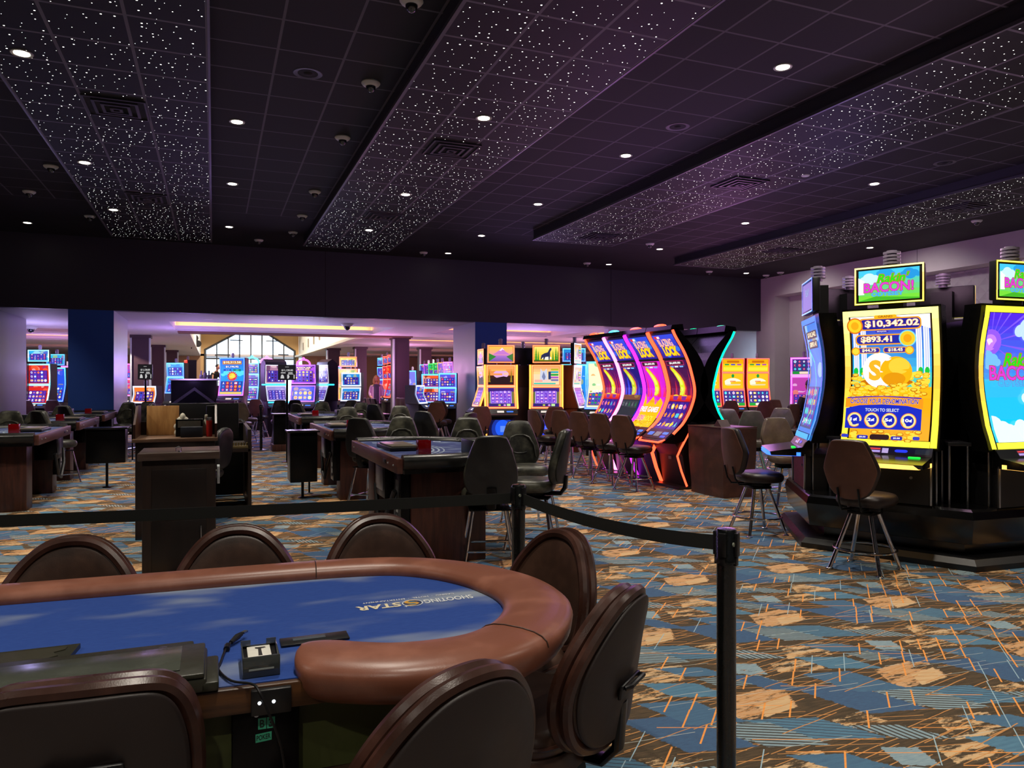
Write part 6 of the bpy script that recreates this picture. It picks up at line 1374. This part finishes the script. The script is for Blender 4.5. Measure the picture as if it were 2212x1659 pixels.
# facing helper: rz in camera terms, 0 = faces away from the camera
def cf(a): return -YAW+R(a)
n1 = Vector((math.sin(-YAW-R(42)), -math.cos(-YAW-R(42)))); c = PODC.xy+n1*(PR+.72); slot_stool((c.x, c.y, 0), -YAW-R(42)-R(6), 'brown-backed stool in front of the CHOOSE YOUR DENOMINATION machine', SG)
st(1636, 7.5, cf(-78), 'brown stool turned side-on left of the black pod, its thick dark seat in view')
st(1697, 9.3, cf(-175), 'taupe stool facing the camera behind the blue-edged console', grey_stool)
st(1630, 11.6, cf(170), 'stool with green light on its back behind the brown covered box', grey_stool)
st(1588, 12.4, cf(190), 'green-tinted stool partly hidden by the green-edged machine', grey_stool)
st(1683, 13.0, cf(150), 'taupe stool turned half left beside the right wall machines', grey_stool)
st(1572, 19.0, cf(0), 'dark brown stool before the middle red-lit machine'); st(1645, 18.4, cf(0), 'dark brown stool before the rightmost red-lit machine'); st(1690, 16.0, cf(30), 'brown stool right of the red-lit machines'); st(1665, 20, cf(0), 'small brown stool beyond the red-lit machines'); st(1722, 14.5, cf(60), 'dark stool beside the pink-edged machine')
for k in range(4): slot_stool((5.50, 11.15-.66*k, 0), -PI/2+R(22), 'brown stool in the row facing the curved bank, %s' % ('farthest', 'third', 'second', 'nearest')[k], SG)
st(1030, 14.4, cf(20), 'brown stool left of the mountain screen machine, back turned'); st(1198, 14.2, cf(0), 'brown stool in front of the howling wolf machine'); st(1272, 16.8, cf(0), 'dark stool in front of the pink-framed machine'); st(1185, 12.6, cf(-60), 'brown stool left of the curved bank row, farthest from the machines')
st(522, 17.0, cf(10), 'tan stool in front of the tall sun machine', grey_stool); st(537, 19.0, cf(-70), 'stool on four dark legs with a glossy pale seat in the aisle', grey_stool)
st(945, 17.5, cf(0), 'dark stool before the blue-framed machine with orange reels'); st(955, 18.2, cf(200), 'pink-lit stool behind the two dark table stools')
for k, px in enumerate((795, 806, 817, 828)): st(px, 23.0-.5*k, cf(-60), 'stool in the row of four below the woman, %s' % ('leftmost', 'second', 'third', 'rightmost')[k])
for k, px in enumerate((880, 890, 901)): st(px, 22.5-.4*k, cf(-50), 'stool in the row of three right of the brown column, %s' % ('left', 'middle', 'right')[k])
for px, d, lb in ((70, 19.35, 'reddish stool before the red-screened machine at left'), (560, 20.5, 'dark stool before the blue arch-topped machine'), (128, 19.5, 'dark stool before the blue machine between the left piers')): st(px, d, cf(0), lb)
# ------------------------------------------------------------------ bar in the atrium
c0 = D(369, 21.5); t = thing('bar_counter', 'black bar counter with a pale top and a chevron panel below the gable window', 'counter', (c0.x, c0.y, 0), -YAW*.25); t.scale = (.70, .8, .945)
g = G(); g.box(0, 1.75, 0, .6, 0, 1.66, .01); g.build('front_panel', BLACKM, t); g = G(); g.box(-.05, 1.80, -.06, .66, 1.66, 1.71, .01); g.build('counter_top', mat('pale_counter', (190, 186, 180), .3), t)
g = G(); g.side([(0, 0), (.02, 0), (.02, .1), (0, .1)], 0, .1); g = G(); g.v = []; g.add([(0, -.012, .95), (.9, -.012, 1.45), (1.75, -.012, .95), (1.75, -.012, .85), (.9, -.012, 1.35), (0, -.012, .85), (0, 0, .95), (.9, 0, 1.45), (1.75, 0, .95), (1.75, 0, .85), (.9, 0, 1.35), (0, 0, .85)], [(0,5,4,1), (1,4,3,2), (0,1,7,6), (1,2,8,7), (5,11,10,4), (4,10,9,3)]); g.build('chevron_trim', mat('chevron_grey', (70, 70, 72), .3, .4), t)
g = G(); g.box(1.75, 2.0, .1, .5, 0, 1.5, .01); g.build('end_panel', mat('bar_end_mauve', (120, 70, 84), .5), t)
for k, dx in enumerate((1.15, 1.3, 1.45)):
    g = G(); g.box(-.05, .05, -.05, .05, 0, .12+.06*(k % 2), .01); g.box(-.02, .02, -.02, .02, .12, .24); o = g.build('bar_bottle', BLACK); o.location = c0+Vector((dx*.7, .15-.2*dx*.37*.7, 1.616)); tag(o, 'small dark bottle on the bar counter', 'bottle', 'bottles on the bar')
# hanging clustered speakers by the atrium
c = D(420, 33); t = thing('wall_speaker_pair', 'pair of round black speakers high at the left of the atrium', 'speaker', (c.x, c.y, 0)); 
for dz, dx, r in ((3.46, .0, .17), (3.22, .14, .15)):
    g = G(); g.cyl((dx, -.12, dz), (dx, .12, dz), r, r*.8, 16); g.build('speaker_head', BLACK, t)
g = G(); g.cyl((-.12, 0, 3.0), (-.12, 0, 4.2), .02, n=8); g.cyl((-.12, 0, 3.46), (0, 0, 3.46), .015); g.cyl((-.12, 0, 3.22), (.1, 0, 3.22), .015); g.build('bracket', BLACKM, t)
# ------------------------------------------------------------------ people
SKIN = mat('skin', (206, 150, 124), .5, vary=.06)
def skin_body(name, nodes, edges, m, parent):
    me = bpy.data.meshes.new(name); me.from_pydata([n[0] for n in nodes], edges, []); o = bpy.data.objects.new(name, me); COL.objects.link(o); o.parent = parent
    md = o.modifiers.new('Skin', 'SKIN'); me.skin_vertices.new() if not me.skin_vertices else None
    for i, n in enumerate(nodes):
        sv = me.skin_vertices[0].data[i]; sv.radius = (n[1], n[2] if len(n) > 2 else n[1]); sv.use_root = (i == 0)
    s = o.modifiers.new('Sub', 'SUBSURF'); s.levels = 1; s.render_levels = 2
    dg = bpy.context.evaluated_depsgraph_get(); me2 = bpy.data.meshes.new_from_object(o.evaluated_get(dg)); o.modifiers.clear(); o.data = me2; me2.materials.clear(); me2.materials.append(m)
    for p in me2.polygons: p.use_smooth = True
    return o
def person(loc, rz, label, top, pants, hairm, lean=0.0, long_hair=False, seated=False, jacket=None):
    "faces local -y"
    t = thing('person', label, 'person', loc, rz)
    B = .93 if not seated else .62; L = lean
    n = [((0, 0, B), .14, .10), ((0, -.05*L, B+.14), .125, .09), ((0, -.2*L, B+.32), .145, .10), ((0, -.36*L, B+.46), .12, .08), ((0, -.44*L, B+.55), .05), ((0, -.5*L, B+.62), .05)]
    e = [(0, 1), (1, 2), (2, 3), (3, 4), (4, 5)]
    for s in (-1, 1):
        k = len(n); n += [((s*.17, -.36*L, B+.45), .055), ((s*.23, -.30*L-.02-.1*L, B+.20), .042), ((s*.20, -.45*L-.18, B+.05), .034), ((s*.17, -.5*L-.28, B+.06), .03)]; e += [(3, k), (k, k+1), (k+1, k+2), (k+2, k+3)]
        k = len(n)
        if seated: n += [((s*.10, -.1, B-.02), .085), ((s*.12, -.42, B-.04), .07), ((s*.12, -.44, .10), .05), ((s*.12, -.56, .045), .04)]
        else: n += [((s*.09, .0, B-.08), .09), ((s*.10, -.02, .50), .065), ((s*.10, .02, .10), .045), ((s*.10, -.12, .045), .04)]
        e += [(0, k), (k, k+1), (k+1, k+2), (k+2, k+3)]
    skin_body('body', n, e, SKIN, t)
    hz = B+.72; hy = -.54*L
    g = G(); g.ball((0, hy, hz), (.076, .095, .115), 16); g.ball((0, hy-.092, hz-.012), (.014, .02, .022), 8)
    for s in (-1, 1): g.ball((s*.077, hy+.005, hz-.005), (.014, .022, .03), 8)
    hd = g.build('head', SKIN, t)
    g = G(); 
    for s in (-1, 1): g.ball((s*.03, hy-.083, hz+.01), (.012, .008, .007), 8)
    g.build('eyes', BLACK, hd); g = G(); g.ball((0, hy-.082, hz-.055), (.024, .01, .007), 8); g.build('mouth', mat('lips', (160, 80, 76), .5), hd)
    g = G(); g.ball((0, hy+.022, hz+.03), (.09, .10, .108), 16, z0=-.2)
    if long_hair:
        for s in (-1, 1): g.tube([(s*.05, hy+.03, hz+.08), (s*.085, hy+.01, hz-.02), (s*.09, hy-.0, hz-.12), (s*.085, hy-.03, hz-.20)], [.03, .04, .045, .025], 10)
        g.ball((0, hy+.06, hz-.06), (.085, .05, .13), 12)
    g.build('hair', hairm, hd)
    # clothing shells
    g = G(); g.ring([[(rx*math.cos(2*PI*j/20), -L*f+ry*math.sin(2*PI*j/20), B+z) for j in range(20)] for rx, ry, z, f in ((.175, .13, -.10, 0), (.165, .125, .02, .02), (.155, .12, .15, .06), (.185, .135, .32, .2), (.20, .12, .43, .33), (.12, .09, .50, .38), (.07, .07, .525, .42))]); g.build('shirt', top, t)
    for s in (-1, 1):
        g = G(); g.tube([(s*.15, -.36*L, B+.46), (s*.20, -.34*L, B+.36), (s*.235, -.38*L-.02, B+.20), (s*.215, -.45*L-.13, B+.085)], [.07, .065, .055, .045], 10); g.build('sleeve', jacket or top, t)
        g = G()
        if seated: g.tube([(s*.09, 0, B), (s*.12, -.40, B-.02), (s*.12, -.46, B-.1), (s*.12, -.44, .12)], [.11, .09, .08, .07], 10)
        else: g.tube([(s*.085, 0, B-.03), (s*.10, -.02, .5), (s*.10, .02, .09)], [.115, .085, .07], 10)
        g.build('trouser_leg', pants, t)
        g = G(); g.ball((s*.11, -.06 if not seated else -.52, .04), (.05, .13, .04), 10); g.build('shoe', BLACK, t)
    if jacket:
        for s in (-1, 1):
            g = G(); g.ring([[(s*(.10+.09*math.cos(a)), y0+.14*math.sin(a)*-1, B+z) for a in (-1.2, -.6, 0, .6, 1.2, 1.6, -1.6)] for z, y0 in ((-.18, 0), (.1, 0), (.3, 0), (.44, 0))]); g.build('cardigan', jacket, t)
    # hands with fingers
    for s in (-1, 1):
        hx, hy2, hz2 = s*.17, -.5*L-.30, B+.06
        g = G(); g.ball((hx, hy2-.02, hz2), (.028, .04, .016), 10)
        for f in range(4): g.tube([(hx+(f-1.5)*.013, hy2-.05, hz2), (hx+(f-1.5)*.015, hy2-.085-(.01 if f in (1, 2) else 0), hz2-.01), (hx+(f-1.5)*.015, hy2-.105-(.012 if f in (1, 2) else 0), hz2-.025)], [.0085, .008, .006], 6)
        g.tube([(hx-s*.022, hy2-.01, hz2), (hx-s*.04, hy2-.04, hz2-.005), (hx-s*.042, hy2-.06, hz2-.012)], [.01, .009, .007], 6); g.build('hand', SKIN, t)
    return t
c = D(813, 27.5); person((c.x, c.y, 0), -YAW+R(10), 'person with long fair hair in a pale lilac cardigan and patterned top, standing', mat('patterned_top', (70, 60, 90), .7, vary=.5, scale=60), mat('dark_trousers', (30, 28, 34), .8), mat('fair_hair', (190, 140, 84), .6, vary=.2), long_hair=True, jacket=mat('lilac_cardigan', (206, 160, 206), .8))
c = D(458, 31.2); person((c.x, c.y+1.0, .52), -YAW+R(60), 'person in a dark shirt leaning forward behind the bar counter', mat('dark_shirt', (30, 34, 34), .8), mat('black_trousers', (20, 20, 22), .8), mat('dark_hair', (36, 28, 24), .6), lean=.7)
g = G(); g.box(-.9, .9, -.7, .7, 0, .52); tag(g.build('bar_platform', BLACKM, loc=(c.x, c.y+1.1, 0), rot=(0, 0, -YAW*.25)), 'raised dark floor behind the bar counter carrying the bartender', 'platform')
c = D(1748, 15.9); person((c.x, c.y, .10), -YAW+R(190), 'person in dark clothes seated at the pink-edged machine', mat('dark_coat', (34, 28, 34), .8), MATS['black_trousers'], MATS['dark_hair'], seated=True)
for p, c, w_ in (((5.9, 10.3, 2.7), (214, 150, 255), 34), ((7.0, 9.6, 2.7), (200, 160, 255), 26), ((6.4, 5.3, 2.9), (255, 200, 240), 30), ((10.6, 13.5, 2.6), (240, 150, 255), 60), ((9.0, 9.0, 2.6), (180, 150, 255), 40)): lamp('added_ceiling_tint', p, c, w_, .5)  # added lamps tint the ceiling purple; no fixtures hold them
for x, y, c, w_ in ((-4.5, 22.6, (190, 180, 255), 90), (-.6, 23.4, (190, 150, 255), 90), (2.6, 22.0, (200, 200, 255), 90), (5.0, 24.5, (255, 170, 240), 90), (8.6, 20.4, (200, 160, 255), 100), (9.4, 24.5, (255, 170, 210), 110), (7.2, 30, (255, 170, 230), 120), (-5, 29, (230, 170, 250), 120), (1.5, 20.2, (220, 190, 255), 40), (-9, 24, (190, 160, 255), 110), (13.0, 24, (255, 180, 220), 110), (12.2, 17.3, (255, 170, 240), 36)): lamp('added_hall_fill', (x, y, 1.9), c, w_*1.1, .4)  # added fill lamps brighten the hall and its low ceiling
for x, y in ((-3.5, 26.5), (7.5, 25), (11, 30), (2, 40), (2, 33), (-5, 34)):
    l = bpy.data.lights.new('hall_downlight', 'SPOT'); l.energy = 520; l.spot_size = R(130); l.color = (1, .86, .7); o = bpy.data.objects.new('hall_downlight', l); COL.objects.link(o); o.location = (x, y, LOW-.05 if not (AX0 < x < AX1 and y > AY0) else TOP-.2)
    if y in (40, 33): l.energy = 2500
